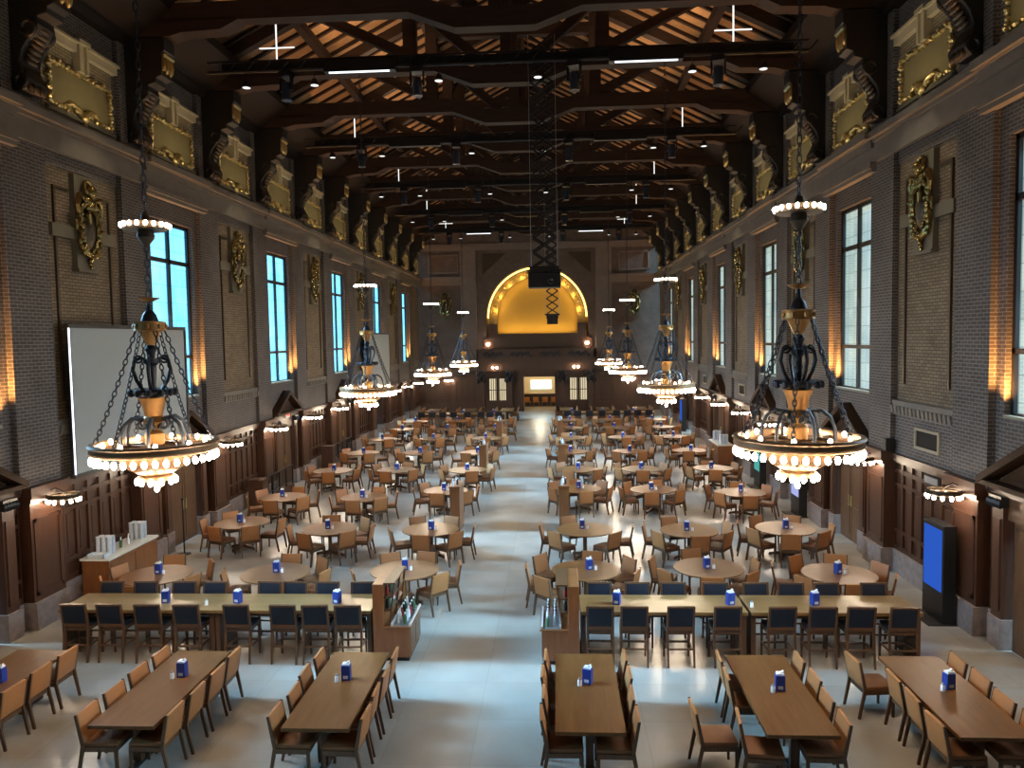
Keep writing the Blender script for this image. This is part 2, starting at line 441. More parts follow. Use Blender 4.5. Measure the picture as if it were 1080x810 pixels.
# portals in the window bays
dn = 0
def portal(s, y):
    global dn
    dn += 1
    d = link('door_%d' % dn, None); struct(d); d.location = (X(s, .2), y, 0); d.rotation_euler = (0, 0, 0 if s < 0 else PI); d.empty_display_size = .1
    # local +x points into the room
    f = MB()
    for q in (-1, 1):
        f.box(-.1, .2, q*1.08-.17, q*1.08+.17, .55, 2.62).box(.2, .225, q*1.08-.11, q*1.08+.11, .7, 2.4)
    f.box(-.1, .2, -1.25, 1.25, 2.82, 3.02)
    f.build('door_frame', M['dado'], d)
    c = MB()
    for q in (-1, 1):
        c.box(-.05, .26, q*1.08-.2, q*1.08+.2, 2.62, 2.82)
        for k in range(5): c.blob((.26, q*1.08-.17+.085*k, 2.68), (.07,.05,.09), 6, 4)
    c.build('capital', M['black'], d)
    p = MB()
    for q in (-1, 1): p.box(-.02, .24, q*1.08-.2, q*1.08+.2, 0, .56)
    p.build('plinth', M['marble'], d)
    g = MB()
    for q in (-1, 1):
        g.prism([(q*1.42,2.98),(q*1.42,3.12),(0,3.9),(0,3.74)], lambda a, b, e: (e, a, b), -.1, .42)
    g.prism([(-1.25,3.0),(1.25,3.0),(0,3.72)], lambda a, b, e: (e, a, b), -.1, .16)
    g.box(-.1, .40, -1.40, 1.40, 2.98, 3.07)
    g.build('pediment', M['pediment'], d)
    for q in (-1, 1):
        l = MB().box(.0, .05, q*.42-.4, q*.42+.4, .02, 2.4)
        for z0, z1 in ((.2,1.0),(1.15,2.25)): l.box(.05, .065, q*.42-.3, q*.42+.3, z0, z1)
        lf = l.build('door_leaf', M['chairwood'], d)
        MB().tube([(.1, q*.08, 1.0), (.1, q*.08, 1.3)], .015, 6).build('door_handle', M['gold'], lf)
    MB().box(-.02, .12, -.9, .9, 2.4, 2.85).build('transom_panel', M['chairwood'], d)
    return d
for y in WINY[1:5]:
    portal(-1, y); portal(1, y)

# ---- far wall with the gilded arch, gallery and wooden screen
AX, AZ, AR = -1.47, 7.5, 4.05
fb = MB()
fb.box(X(-1, .9), AX-AR, YF, YF+.9, 0, 13.4); fb.box(AX+AR, X(1, .9), YF, YF+.9, 0, 13.4)
arc = [(AX + AR*math.cos(PI*k/32), AZ + AR*math.sin(PI*k/32)) for k in range(33)]
for k in range(32):
    a, b = arc[k], arc[k+1]
    fb.prism([a, (a[0], 13.4), (b[0], 13.4), b], lambda u, v, d: (u, d, v), YF, YF+.9)
fb.box(AX-AR, AX+AR, YF, YF+.9, 3.0, 6.0)
fb.box(AX-AR, -2.62, YF, YF+.9, 0, 3.0); fb.box(-.12, AX+AR, YF, YF+.9, 0, 3.0)
fb.box(X(-1, .9), X(1, .9), YF, YF+.9, 13.4, 20)
M['brick_far'] = brick('brick_far', (.15,.105,.085), (.185,.135,.11), (.19,.15,.125))
M['stone_far'] = plain('stone_far', (.21,.16,.13), .7, noise=.2, nscale=3)
wf = fb.build('wall_far', M['brick_far']); struct(wf)
q = MB()
for x0, x1 in ((X(-1,.1), -6.3), (3.3, X(1,.1))):
    q.box(x0, x1, YF-.12, YF, 10.15, 10.55).box(x0, x1, YF-.3, YF, 10.55, 10.8)
for x0, x1 in ((-7.55,-6.3),(3.2,4.45)):
    q.box(x0, x1, YF-.22, YF, 3.3, 13.2)
q.box(X(-1,.1), X(1,.1), YF-.15, YF, 12.9, 13.4)
for x0 in (-10.1, 5.0): q.box(x0, x0+2.4, YF-.08, YF, 11.1, 11.2).box(x0, x0+2.4, YF-.08, YF, 12.5, 12.6).box(x0, x0+.1, YF-.08, YF, 11.1, 12.6).box(x0+2.3, x0+2.4, YF-.08, YF, 11.1, 12.6)
q.build('pilaster', M['stone_far'], wf)
fd = MB()
for x0, x1 in ((X(-1,.2), -6.15), (3.1, X(1,.2))):
    fd.box(x0, x1, YF-.1, YF, .55, 2.85).box(x0, x1, YF-.22, YF, 2.8, 2.95)
    for z0, z1 in ((.55,.7),(1.0,1.08),(2.12,2.2),(2.42,2.52),(2.68,2.8)): fd.box(x0, x1, YF-.14, YF-.1, z0, z1)
    n = 10; w_ = (x1-x0)/n
    for i in range(n+1): fd.box(x0+i*w_-.05, x0+i*w_+.05, YF-.145, YF-.1, .55, 2.8)
    fd.box(x0, x1, YF-.16, YF, 0, .55)
fd.build('wood_panelling', M['dado'], wf)
sp2 = MB()
for e in (-1, 1):
    sp2.prism([(AX+e*4.3, 12.6), (AX+e*4.3, 10.9), (AX+e*2.4, 12.6)], lambda u, v, d: (u, d, v), YF-.08, YF)
sp2.build('spandrel', M['bronze'], wf)
ar = MB()
def ring(r0, r1, y0, y1, n=40):
    for k in range(n):
        a0, a1 = PI*k/n, PI*(k+1)/n
        P = [(AX+r*math.cos(a), AZ+r*math.sin(a)) for r, a in ((r0,a0),(r1,a0),(r1,a1),(r0,a1))]
        ar.prism(P, lambda u, v, d: (u, d, v), y0, y1)
    for e in (-1, 1): ar.box(AX+e*r0, AX+e*r1, y0, y1, 6.1, AZ)
ring(3.72, 3.84, YF+.12, YF+.5); ring(3.2, 3.3, YF+.3, YF+.6); ring(3.3, 3.72, YF+.34, YF+.6)
ar.build('archivolt', M['arch_gold'], wf)
rs = MB()
for k in range(1, 26):
    a = PI*k/26; rs.blob((AX+3.5*math.cos(a), YF+.33, AZ+3.5*math.sin(a)), (.13,.06,.13), 6, 4)
rs.build('rosette', M['gold'], wf)
MB().tube([(AX+3.93*math.cos(PI*k/48), YF+.3, AZ+3.93*math.sin(PI*k/48)) for k in range(49)] , .055, 6).build('light_strip', M['arch_strip'], wf)
ty = MB(); ty.prism([(AX+4.15*math.cos(PI*k/40), AZ+4.15*math.sin(PI*k/40)) for k in range(41)] + [(AX-4.15, 5.9), (AX+4.15, 5.9)], lambda u, v, d: (u, d, v), YF+.6, YF+.9)
ty.build('tympanum', M['tympanum'], wf)
MB().box(AX-3.2, AX+3.2, YF-.1, YF+.6, 5.85, 6.2).box(AX-3.9, AX-3.2, YF-.1, YF+.6, 5.85, 7.0).box(AX+3.2, AX+3.9, YF-.1, YF+.6, 5.85, 7.0).build('arch_base', M['dado'], wf)
MB().box(AX-4.3, AX+4.3, YF-.1, YF, 4.9, 5.85).build('gallery_panelling', M['dado'], wf)

gal = thing('gallery_balcony', 'dark carved oak balcony across the far wall below the gilded arch', 'balcony', (AX-.1, 59.6, 0))
MB().box(-4.6, 4.6, -.7, 1.05, 3.85, 4.05).box(-4.66, 4.66, -.78, 1.05, 4.05, 4.3).box(-4.5, 4.5, -.55, 1.05, 3.31, 3.85).build('balcony_floor', M['dado'], gal)
MB().box(-4.6, 4.6, -.7, -.55, 4.3, 4.92).box(-4.66, 4.66, -.75, -.5, 4.92, 5.02).box(-4.6, -4.45, -.7, 1.1, 4.3, 4.95).box(4.45, 4.6, -.7, 1.1, 4.3, 4.95).build('parapet', M['dado'], gal)
for cx_ in (-3.3, -1.15, 1.15, 3.3):
    c = MB()
    for k in range(9): c.blob((cx_-.72+.18*k, -.72, 4.6+.1*math.sin(k*2.1)), (.12,.06,.15), 6, 4)
    c.build('carved_panel', M['iron'], gal)
for cx_ in (-4.3, -2.1, 2.05, 4.25):
    c = MB().box(cx_-.2, cx_+.2, -.55, -.2, 0, 2.5).box(cx_-.26, cx_+.26, -.6, -.15, 0, .5)
    col = c.build('column', M['dado'], gal)
    c = MB()
    for k in range(10):
        a = 2*PI*k/10; c.blob((cx_+.27*math.cos(a), -.40+.24*math.sin(a), 2.6+.25*(k % 3)), (.16,.14,.26), 6, 4)
    c.box(cx_-.28, cx_+.28, -.62, -.12, 3.15, 3.3).build('capital', M['iron'], col)
for cx_ in (-3.2, 3.1):
    for e in (-.16, .16):
        MB().blob((cx_+e, -.8, 3.58), (.07,.06,.07), 8, 5).build('lamp', M['bulb'], gal)
scr = MB()   # wooden screen wall under the gallery
sy0 = YF-.25
for x0, x1, z0, z1 in ((-6.1,-5.4,0,3.3),(-5.4,-4.0,0,.9),(-5.4,-4.0,2.65,3.3),(-4.0,-2.62,0,3.3),(-.12,1.05,0,3.3),(1.05,2.45,0,.9),(1.05,2.45,2.65,3.3),(2.45,3.0,0,3.3),(-2.62,-.12,2.75,3.3)):
    scr.box(x0, x1, sy0, YF-.02, z0, z1)
struct(scr.build('wall_screen', M['dado']))
for i, (x0, x1) in enumerate(((-5.4,-4.0),(1.05,2.45))):
    w = link('window_%d' % (15+i), None); struct(w); w.location = ((x0+x1)/2, YF-.14, .9); h = (x1-x0)/2
    MB().box(-h, h, .03, .06, 0, 1.75).build('window_pane', M['lit_pane'], w)
    b_ = MB().box(-.12, .12, -.05, .03, 0, 1.75).box(-h, h, -.04, .03, .8, .86)
    for k in range(9): b_.box(-h+.02+k*(2*h-.04)/8-.025, -h+.02+k*(2*h-.04)/8+.025, -.04, .03, 0, 1.75)
    b_.build('window_frame', M['dado'], w)
# lobby beyond the doorway
lb = MB().box(-3.6, -3.4, YF+.9, 67, 0, 3.6).box(.7, .9, YF+.9, 67, 0, 3.6).box(-3.6, .9, 66.8, 67, 0, 3.6).box(-3.6, .9, YF+.9, 67, 3.6, 3.8)
struct(lb.build('wall_lobby', M['lobby_wall']))
tag(MB().box(-2.2, -.5, 66.7, 66.78, 1.42, 2.1).box(-2.26, -.44, 66.74, 66.79, 1.36, 2.16).build('light_panel', M['lobby_sign']), 'bright white lit panel on the back wall seen through the far doorway', 'sign')['category'] = 'sign'
for e in (-1, 1):
    t = thing('balcony_lamp', 'small lit lamp at the %s end of the panelling under the gilded arch' % ('left' if e < 0 else 'right'), 'lamp', (AX+e*3.95, YF-.12, 5.35), 0, 'balcony lamps')
    MB().box(-.05, .05, 0, .1, -.05, .15).build('mount_bracket', M['iron'], t)
    MB().blob((0,-.1,.05), (.14,.1,.1), 8, 6).build('lit_globe', M['bulb'], t)
lc = thing('lobby_counter', 'dark counter with pale top in the room beyond the far doorway', 'counter', (-1.37, 65.2, 0))
MB().box(-1.7, 1.7, -.3, .3, 0, 1.05).build('counter_body', M['black'], lc)
MB().box(-1.75, 1.75, -.36, .36, 1.05, 1.12).build('counter_top', M['bar'], lc)
lamp('POINT', 'lobby_lamp', (-1.4, 63.5, 3.3), 260, (1,.8,.5), shadow_soft_size=.3)
# near wall behind the camera
struct(MB().box(X(-1,.9), X(1,.9), YN-.3, YN, 0, 20).build('wall_near', M['brick_cool']))

# ---- roof
EZ, RZ, EU = 14.42, 19.4, 9.9
rf = MB()
for e in (-1, 1):
    rf.prism([(CX, RZ), (CX, RZ+.25), (CX+e*EU, EZ+.25), (CX+e*EU, EZ)], lambda a, b, d: (a, d, b), YN-.3, YF+.9)
ceil = rf.build('ceiling', M['plank']); struct(ceil)
slope = math.atan2(RZ-EZ, EU)
rr = MB()
y = YN + .3
while y < YF:
    for e in (-1, 1):
        rr.taper((CX+e*EU, y, EZ-.05), (CX, y, RZ-.05), .12, .1, .12, .1, side=(0,1,0))
    y += .8
rr.build('ceiling_rafters', M['timber'], ceil, fix=False)
pu = MB()
for e in (-1, 1):
    for f_ in (.33, .66):
        px, pz = CX+e*EU*f_, RZ-(RZ-EZ)*f_-.33
        pu.taper((px, YN, pz), (px, YF, pz), .26, .3, .26, .3)
pu.taper((CX, YN, RZ-.35), (CX, YF, RZ-.35), .26, .4, .26, .4)
pu.build('ceiling_purlins', M['timber'], ceil, fix=False)

TRY = [15.16 + 4.15*k for k in range(11)]
def make_truss():
    t = thing('roof_truss', '', 'roof truss', (CX, 0, 0))
    b = MB()
    for e in (-1, 1):
        b.box(e*2.1, e*9.3, -.2, .2, 13.9, 14.36)
        b.prism([(e*1.0,13.48),(e*2.15,13.9),(e*2.15,14.36),(e*1.0,13.98)], lambda u, v, d: (u, d, v), -.2, .2)
    b.box(-1.0, 1.0, -.2, .2, 13.48, 13.98)
    b.build('tie_beam', M['timber'], t)
    for e in (-1, 1):
        c = MB()
        c.prism([(e*9.35,13.54),(e*8.2,13.54),(e*7.9,13.62),(e*6.9,13.66),(e*6.4,13.9),(e*9.35,13.9)], lambda u, v, d: (u, d, v), -.24, .24)
        c.build('bolster', M['timber'], t)
        MB().box(e*2.9-.2, e*2.9+.2, -.17, .17, 14.3, RZ-2.9*math.tan(slope)-.35).build('queen_post', M['timber'], t)
        MB().taper((e*9.3,0,14.3), (0,0,RZ-.55), .3, .34, .3, .34, side=(0,1,0)).build('principal_rafter', M['timber'], t)
        MB().taper((e*3.0,0,14.45), (e*5.9,0,RZ-5.9*math.tan(slope)-.6), .26, .28, .26, .28, side=(0,1,0)).build('strut', M['timber'], t)
        MB().taper((e*2.75,0,15.9), (e*.5,0,14.0), .24, .28, .24, .28, side=(0,1,0)).build('strut', M['timber'], t)
    MB().box(-2.8, 2.8, -.16, .16, 16.5, 16.85).build('collar_beam', M['timber'], t)
    MB().box(-.16, .16, -.15, .15, 13.95, RZ-.5).build('king_post', M['timber'], t)
    return t
tp = Proto(make_truss())
for i, y in enumerate(TRY):
    tp.put((CX, y, 0), 0, 'dark timber roof truss, %s from the camera end of the hall' % ORD[i], 'roof trusses')
    if i < 10:
        for e in (-1, 1):
            lamp('SPOT', 'roof_uplight', (CX+e*4.6, y+2.0, 14.45), [280,280,280,230,170,110,70,50,40,30][i], (1,.66,.38), spot_size=R(140), spot_blend=.5, shadow_soft_size=.1, to=(CX+e*4.2, y+2.0, 18))

# ------------------------------------------------------------------ wall ornaments (built for the wall facing +x, turned for the other)
def wput(proto, s, d, y, z, label, group):
    return proto.put((X(s, d), y, z), 0 if s < 0 else PI, label, group)
SN = {-1: 'window-lit blue side', 1: 'opposite side'}
SIDE = {-1: 'left', 1: 'right'}

def make_panel():
    t = thing('gilded_panel', '', 'wall ornament')
    # local: +x out of wall, y along, z 0..2.0 (placed at 10.85)
    MB().box(0, .03, -1.3, 1.3, 0, 1.75).build('backing_frame', M['brick_pale'], t)
    MB().box(.03, .06, -1.08, 1.08, .26, 1.10).build('plaque', M['gold_dull'], t)
    MB().box(.0, .14, -1.25, 1.25, .08, .14).box(.0, .09, -1.22, 1.22, .14, .19).build('ledge', M['relief_stone'], t)
    f = MB()
    rnd = random.Random(3)
    def leaf(yy, zz, k):
        u = rnd.uniform
        f.blob((.09, yy+u(-.02,.02), zz+u(-.02,.02)), (.045+u(0,.03),.045+u(0,.025),.04+u(0,.02)), 6, 4, Matrix.Rotation(u(0,3),3,'X'))
    for e in (-1, 1):
        for k in range(10): leaf(e*1.12, .26+k*.092, k)
        for k in range(4): leaf(e*1.17, .3+k*.25, k)
    for k in range(21):
        yy = -1.1+k*.11
        leaf(yy, 1.15, k)
        if k % 3 == 0 and abs(yy) > .2: leaf(yy, 1.21, k)
        if abs(yy) > .5: leaf(yy, .25, k)
    f.build('leaf_frame', M['gold'], t, smooth=True)
    sw = MB()
    for e in (-1, 1):
        sw.tube([(.08,0,.2),(.12,e*.2,.36),(.1,e*.42,.42),(.08,e*.6,.34),(.08,e*.5,.24)], [.06,.08,.06,.04,.03], 6)
        sw.blob((.12, e*.22, .3), (.06,.13,.07), 6, 4)
    sw.blob((.14,0,.2), (.09,.12,.15), 8, 5); sw.blob((.12,0,.02), (.07,.08,.12), 8, 5); sw.blob((.1,.0,-.12), (.05,.05,.07), 6, 4)
    sw.build('swag', M['gold'], t, smooth=True)
    MB().box(.0, .16, -1.38, -.2, 1.62, 1.82).box(0, .16, .2, 1.38, 1.62, 1.82).box(0, .22, -1.42, -.2, 1.8, 1.86).box(0, .22, .2, 1.42, 1.8, 1.86).build('lintel', M['lintel'], t)
    MB().box(0, .2, -.17, -.09, 1.2, 1.9).box(0, .2, .09, .17, 1.2, 1.9).box(0, .15, -.1, .1, 1.22, 1.9).box(0, .24, -.2, .2, 1.84, 1.93).build('keystone', M['lintel'], t)
    return t
pp = Proto(make_panel())
allb = sorted(WINY + PANY)
for s in (-1, 1):
    n = 0
    for y in allb:
        if y < 12: continue
        wput(pp, s, .1, y, 10.83, 'gilded foliage panel under the roof, %s from the camera along the %s wall' % (ORD[n], SIDE[s]), 'gilded wall panels')
        n += 1
        L = lamp('AREA', 'panel_uplight', (X(s, -.62), y, 10.92), 4.6, (1,.84,.50), shape='RECTANGLE', size=1.8, size_y=.1, spread=R(120), to=(X(s, .1), y, 11.9))

def make_relief():
    t = thing('carved_relief', '', 'wall relief')   # origin at z = 7.5
    MB().box(0, .12, -.42, .42, 0, 2.2).box(0, .17, -.46, .46, 0, .07).build('plaque_frame', M['relief_stone'], t)
    for e in (-1, 1): MB().box(0, .09, e*.42, e*1.2, .72, 1.0).build('stone_band', M['relief_stone'], t)
    for e in (-1, 1):
        MB().box(0, .05, e*.5, e*1.05, 1.78, 1.84).box(0, .05, e*.99, e*1.05, -2.9, 1.84).build('panel_border', M['bronze'], t)
    c = MB()
    c.blob((.15,0,1.0), (.09,.23,.46), 12, 8)
    c.blob((.18,0,1.02), (.09,.15,.33), 12, 8)
    c.build('shield', M['bronze'], t, smooth=True)
    g = MB(); rnd = random.Random(5)
    g.blob((.24,0,1.86), (.13,.12,.15), 10, 7); g.torus((.2,0,1.93), .17, .045, 16, 6, Matrix.Rotation(R(80),3,'Y'))
    g.blob((.2,0,1.62), (.1,.2,.14), 8, 6)
    for e in (-1, 1):
        g.tube([(.16,e*.14,1.66),(.2,e*.36,1.72),(.2,e*.46,1.5),(.18,e*.38,1.3)], [.07,.08,.06,.04], 7)
        for k in range(9):
            g.blob((.17+.03*rnd.random(), e*(.33+.05*math.sin(k*1.3)), 1.4-k*.12), (.07,.075,.08), 6, 4)
        g.tube([(.16,e*.3,.55),(.2,e*.22,.42),(.2,e*.08,.36)], [.05,.07,.05], 6)
    for e in (-1, 1):
        for k in range(7):
            g.blob((.2+.04*rnd.random(), e*(.1+.05*k), 1.62+.03*math.sin(k*2)-.012*k*k), (.06,.05,.06), 6, 4)
            g.blob((.15+.05*rnd.random(), e*(.26-.03*k), .78-.06*k), (.06,.05,.05), 6, 4)
        g.tube([(.2,e*.06,1.45),(.27,e*.16,1.3),(.27,e*.12,1.1)], [.04,.06,.03], 6)
        g.blob((.15,e*.44,1.05), (.05,.05,.14), 6, 4)
    for k in range(46):
        a = rnd.uniform(0, 2*PI); e_ = 1 if math.cos(a) > 0 else -1
        yy = .36*math.cos(a)*(1-.25*max(0, -math.sin(a))); zz = 1.0+.68*math.sin(a)
        g.blob((.14+.1*rnd.random(), yy+rnd.uniform(-.05,.05), zz), (.05,rnd.uniform(.03,.065),rnd.uniform(.03,.07)), 6, 4, Matrix.Rotation(rnd.uniform(0,3),3,'X'))
    for k in range(6): g.blob((.24, -.15+.06*k, 1.47+.02*(k % 2)), (.06,.05,.07), 6, 4)
    for k in range(5): g.blob((.17, .03*math.sin(k*2), .42-k*.075), (.07-.006*k,.11-.015*k,.06), 7, 5)
    g.build('gilt_figure', M['relief_gilt'], t, smooth=True)
    return t
rp = Proto(make_relief())
for s in (-1, 1):
    n = 0
    for y in PANY[1:6]:
        wput(rp, s, .15, y, 7.5, 'gilt figure and shield relief on tan brick, %s from the camera along the %s wall' % (ORD[n], SIDE[s]), 'wall reliefs')
        n += 1
        lamp('SPOT', 'relief_spot', (X(s, -3.2), y, 13.4), 380, (1,.86,.60), spot_size=R(44), spot_blend=.6, shadow_soft_size=.1, to=(X(s, .15), y, 7.2))
for x_, nm in ((-8.8, 'left'), (6.2, 'right')):
    o = rp.put((x_, YF-.02, 7.4), -PI/2, 'carved cartouche relief on the far wall, %s of the gilded arch' % nm, 'wall reliefs')
    for ch in KIDS[o.name]:
        if ch.name.startswith(('stone_band', 'panel_border')): ch.scale = (1, .6, .01) if 'border' in ch.name else (1, .5, 1)

def make_bracket():
    t = thing('carved_bracket', '', 'bracket')   # z 0 at 10.95, up to 13.1
    b = MB()
    prof = [(0,.0),(.2,.0),(.33,.08),(.36,.22),(.28,.38),(.2,.52),(.22,.72),(.36,.95),(.52,1.1),(.6,1.28),(.58,1.42),(.78,1.48),(.8,1.6),(.95,1.66),(.97,2.2),(1.05,2.28),(1.05,2.58),(0,2.58)]
    b.prism(prof, lambda u, v, d: (u, d, v), -.27, .27)
    b.build('bracket_frame', M['bracket'], t, bev=.02)
    for e in (-1, 1):
        v = MB()
        v.torus((.4, e*.28, 1.2), .15, .05, 16, 6, Matrix.Rotation(R(90),3,'X'))
        v.torus((.2, e*.28, .18), .12, .045, 16, 6, Matrix.Rotation(R(90),3,'X'))
        v.tube([(.24,e*.28,.3),(.17,e*.28,.55),(.25,e*.28,.8),(.42,e*.28,1.03)], .04, 6)
        v.build('scroll', M['bracket'], t, smooth=True)
    g = MB()
    for k in range(5):
        g.blob((.98+.03*(k % 2), -.2+.1*k, 1.9+.06*((k+1) % 2)), (.07,.06,.2), 7, 5)
        g.blob((.99, -.2+.1*k, 2.16), (.09,.06,.07), 6, 4)
    g.build('leaf_crown', M['gold'], t, smooth=True)
    g = MB()
    for k in range(7): g.blob((.27+.045*k-.02*(k < 3), 0, .62+.1*k), (.05,.2,.07), 7, 5)
    g.build('leaf_carving', M['bronze'], t, smooth=True)
    g = MB()
    for k in range(5): g.blob((.33+.02*(k % 2), -.2+.1*k, .06), (.06,.06,.1), 6, 4)
    g.build('leaf_foot', M['bronze'], t, smooth=True)
    return t
bp_ = Proto(make_bracket())
for s in (-1, 1):
    for i, y in enumerate([y for y in PILY if y > 10]):
        wput(bp_, s, -.02, y, 10.93, 'dark scroll bracket under roof truss, %s from the camera along the %s wall' % (ORD[i], SIDE[s]), 'scroll brackets')

# sconces
def make_sconce():
    t = thing('wall_sconce', '', 'wall lamp')
    MB().box(0, .03, -.1, .1, -.12, .22).tube([(.02,0,.1),(.2,0,.18),(.36,0,.1)], .018, 6).build('mount_arm', M['iron'], t)
    MB().torus((.36,0,.0), .3, .035, 24, 6).torus((.36,0,.05), .3, .02, 24, 6).tube([(.06,0,.0),(.66,0,.0)], .015, 5).tube([(.36,-.3,.0),(.36,.3,.0)], .015, 5).tube([(.36,0,.1),(.36,0,-.05)], .03, 6).build('ring', M['bronze'], t, smooth=True)
    bm_ = MB().blob((0,0,0), (.034,.034,.046), 8, 6).mesh('bulb', M['bulb'], True)
    for k in range(12):
        a = 2*PI*k/12; link('bulb', bm_, t, (.36+.3*math.cos(a), .3*math.sin(a), -.07))
    return t
scp = Proto(make_sconce())
for s in (-1, 1):
    for i, y in enumerate([y for y in PILY if y > 10]):
        wput(scp, s, -.10, y, 2.66, 'ring wall lamp of bare bulbs, %s from the camera along the %s wall' % (ORD[i], SIDE[s]), 'wall sconces')
for x_ in (-8.6, 5.9):
    scp.put((x_, YF-.15, 2.62), -PI/2, 'ring wall lamp on the far wall, %s of the carved balcony' % ('left' if x_ < 0 else 'right'), 'wall sconces')

# ------------------------------------------------------------------ chandeliers
def make_chandelier(top):
    t = thing('chandelier', '', 'chandelier')     # local z measured from the floor
    bulb = MB().blob((0,0,0), (.036,.036,.052), 10, 7).mesh('bulb', M['bulb'], True)
    def chain(p, q_, n, r=.028, th=.008, bow=0):
        c = MB(); p = Vector(p); q_ = Vector(q_); ax = (q_-p); L = ax.length; rot = ax.to_track_quat('Z', 'Y').to_matrix()
        for k in range(n):
            f = (k+.5)/n; pos = p + ax*f - Vector((0,0,bow*4*f*(1-f)))
            Mx = rot @ Matrix.Rotation(PI/2*(k % 2), 3, 'Z')
            pts = [pos + Mx @ Vector((r*math.cos(a), 0, L/n*.68*math.sin(a))) for a in [2*PI*j/8 for j in range(8)]]
            c.tube(pts, th, 4, True)
        return c
    chain((0,0,7.52), (0,0,top), max(12, int((top-7.5)/.13)), .032, .009).build('hanging_chain', M['iron'], t)
    ur = MB().lathe([(.24,7.40),(.30,7.40),(.31,7.44),(.30,7.5),(.26,7.5),(.24,7.44)], n=28).lathe([(.05,7.62),(.07,7.5),(.26,7.47),(.26,7.44),(.1,7.4),(.12,7.3),(.05,7.2),(.0,7.15)], n=16).build('upper_ring', M['bronze'], t, smooth=True)
    for k in range(18):
        a = 2*PI*k/18; link('bulb', bulb, ur, (.31*math.cos(a), .31*math.sin(a), 7.46)).scale = (.72,.72,.66)
    chain((0,0,6.25), (0,0,7.2), 9, .035, .01).build('hanging_chain', M['iron'], t)
    MB().lathe([(.0,6.30),(.05,6.28),(.09,6.22),(.12,6.13),(.12,6.1),(.0,6.1)], n=20).lathe([(.0,6.48),(.03,6.46),(.03,6.28),(.0,6.28)], n=10).build('dome', M['iron'], t, smooth=True)
    cr_ = MB().lathe([(.16,6.13),(.215,6.12),(.20,6.06),(.215,6.0),(.16,5.99),(.0,5.99)], n=24)
    for k in range(8):
        a = 2*PI*k/8; cr_.blob((.205*math.cos(a), .205*math.sin(a), 6.06), (.03,.03,.04), 6, 4)
    cr_.build('crown', M['brass'], t, smooth=True)
    MB().lathe([(.04,6.40),(.13,6.44),(.15,6.46),(.04,6.43)], n=12).build('flange', M['brass'], t, smooth=True)
    MB().lathe([(.15,6.0),(.12,5.93),(.075,5.84),(.05,5.80),(.0,5.80)], n=16).build('gilded_cup', M['brass'], t, smooth=True)
    MB().lathe([(.0,5.81),(.06,5.79),(.085,5.74),(.06,5.69),(.05,5.62),(.0,5.62)], n=16).build('ball', M['iron'], t, smooth=True)
    MB().lathe([(.05,5.65),(.05,4.2),(.0,4.2)], n=10).lathe([(.0,5.62),(.11,5.6),(.11,5.55),(.05,5.5)], n=14).build('shaft', M['iron'], t, smooth=True)
    cg = MB()
    for k in range(4):
        a = PI/2*k; ca, sa = math.cos(a), math.sin(a)
        P = [(.05,5.58),(.14,5.62),(.22,5.58),(.245,5.45),(.2,5.3),(.12,5.15),(.06,5.08)]
        cg.tube([(r*ca, r*sa, z) for r, z in P], .026, 6)
        cg.torus((.17*ca, .17*sa, 5.6), .05, .016, 10, 5, Matrix.Rotation(a,3,'Z') @ Matrix.Rotation(PI/2,3,'X'))
    cg.build('scroll_cage', M['iron'], t, smooth=True)
    lp = MB().lathe([(.05,5.16),(.27,5.18),(.3,5.14),(.25,5.10),(.1,5.08),(.05,5.05)], n=24)
    for k in range(12):
        a = 2*PI*k/12; lp.blob((.29*math.cos(a), .29*math.sin(a), 5.13), (.05,.05,.06), 6, 4)
    lp.build('leaf_collar', M['iron'], t, smooth=True)
    MB().lathe([(.06,5.08),(.2,5.06),(.15,4.95),(.12,4.8),(.17,4.72),(.08,4.68),(.08,4.6),(.13,4.55),(.13,4.4),(.07,4.36)], n=16).build('gilded_urn', M['brass'], t, smooth=True)
    for k in range(6):
        a = PI/3*k + PI/6; ca, sa = math.cos(a), math.sin(a)
        P = [(.08,4.62),(.16,4.76),(.3,4.78),(.4,4.7),(.46,4.55),(.47,4.36)]
        c = MB().tube([(r*ca, r*sa, z) for r, z in P], [.03,.028,.026,.026,.026,.024], 7)
        c.torus((.16*ca, .16*sa, 4.68), .06, .018, 12, 5, Matrix.Rotation(a,3,'Z') @ Matrix.Rotation(PI/2,3,'X'))
        c.build('scroll_arm', M['arm_iron'], t, smooth=True)
    RR = .81
    rg = MB().lathe([(RR-.05,4.31),(RR+.01,4.29),(RR+.03,4.33),(RR+.02,4.38),(RR+.05,4.41),(RR+.03,4.44),(RR-.03,4.44),(RR-.05,4.41),(RR-.05,4.31)], n=64)
    rg.lathe([(.44,4.34),(.5,4.34),(.5,4.38),(.44,4.38),(.44,4.34)], n=32)
    for k in range(6):
        a = PI/3*k + PI/6; rg.tube([(.06*math.cos(a), .06*math.sin(a), 4.36), ((RR-.04)*math.cos(a), (RR-.04)*math.sin(a), 4.36)], .02, 6)
    ring_o = rg.build('ring', M['bowl'], t, smooth=True)
    for k in range(38):
        a = 2*PI*(k+.5)/38; link('bulb', bulb, ring_o, ((RR+.0)*math.cos(a), (RR+.0)*math.sin(a), 4.215))
    for k in range(9):
        a = 2*PI*k/9; link('bulb', bulb, ring_o, (.66*math.cos(a), .66*math.sin(a), 4.43)).scale = (.8,.8,.8)
    for k in range(6):
        a = PI/3*k; chain((.19*math.cos(a), .19*math.sin(a), 6.0), ((RR-.04)*math.cos(a), (RR-.04)*math.sin(a), 4.44), 22, .026, .008, .06).build('chain', M['iron'], t)
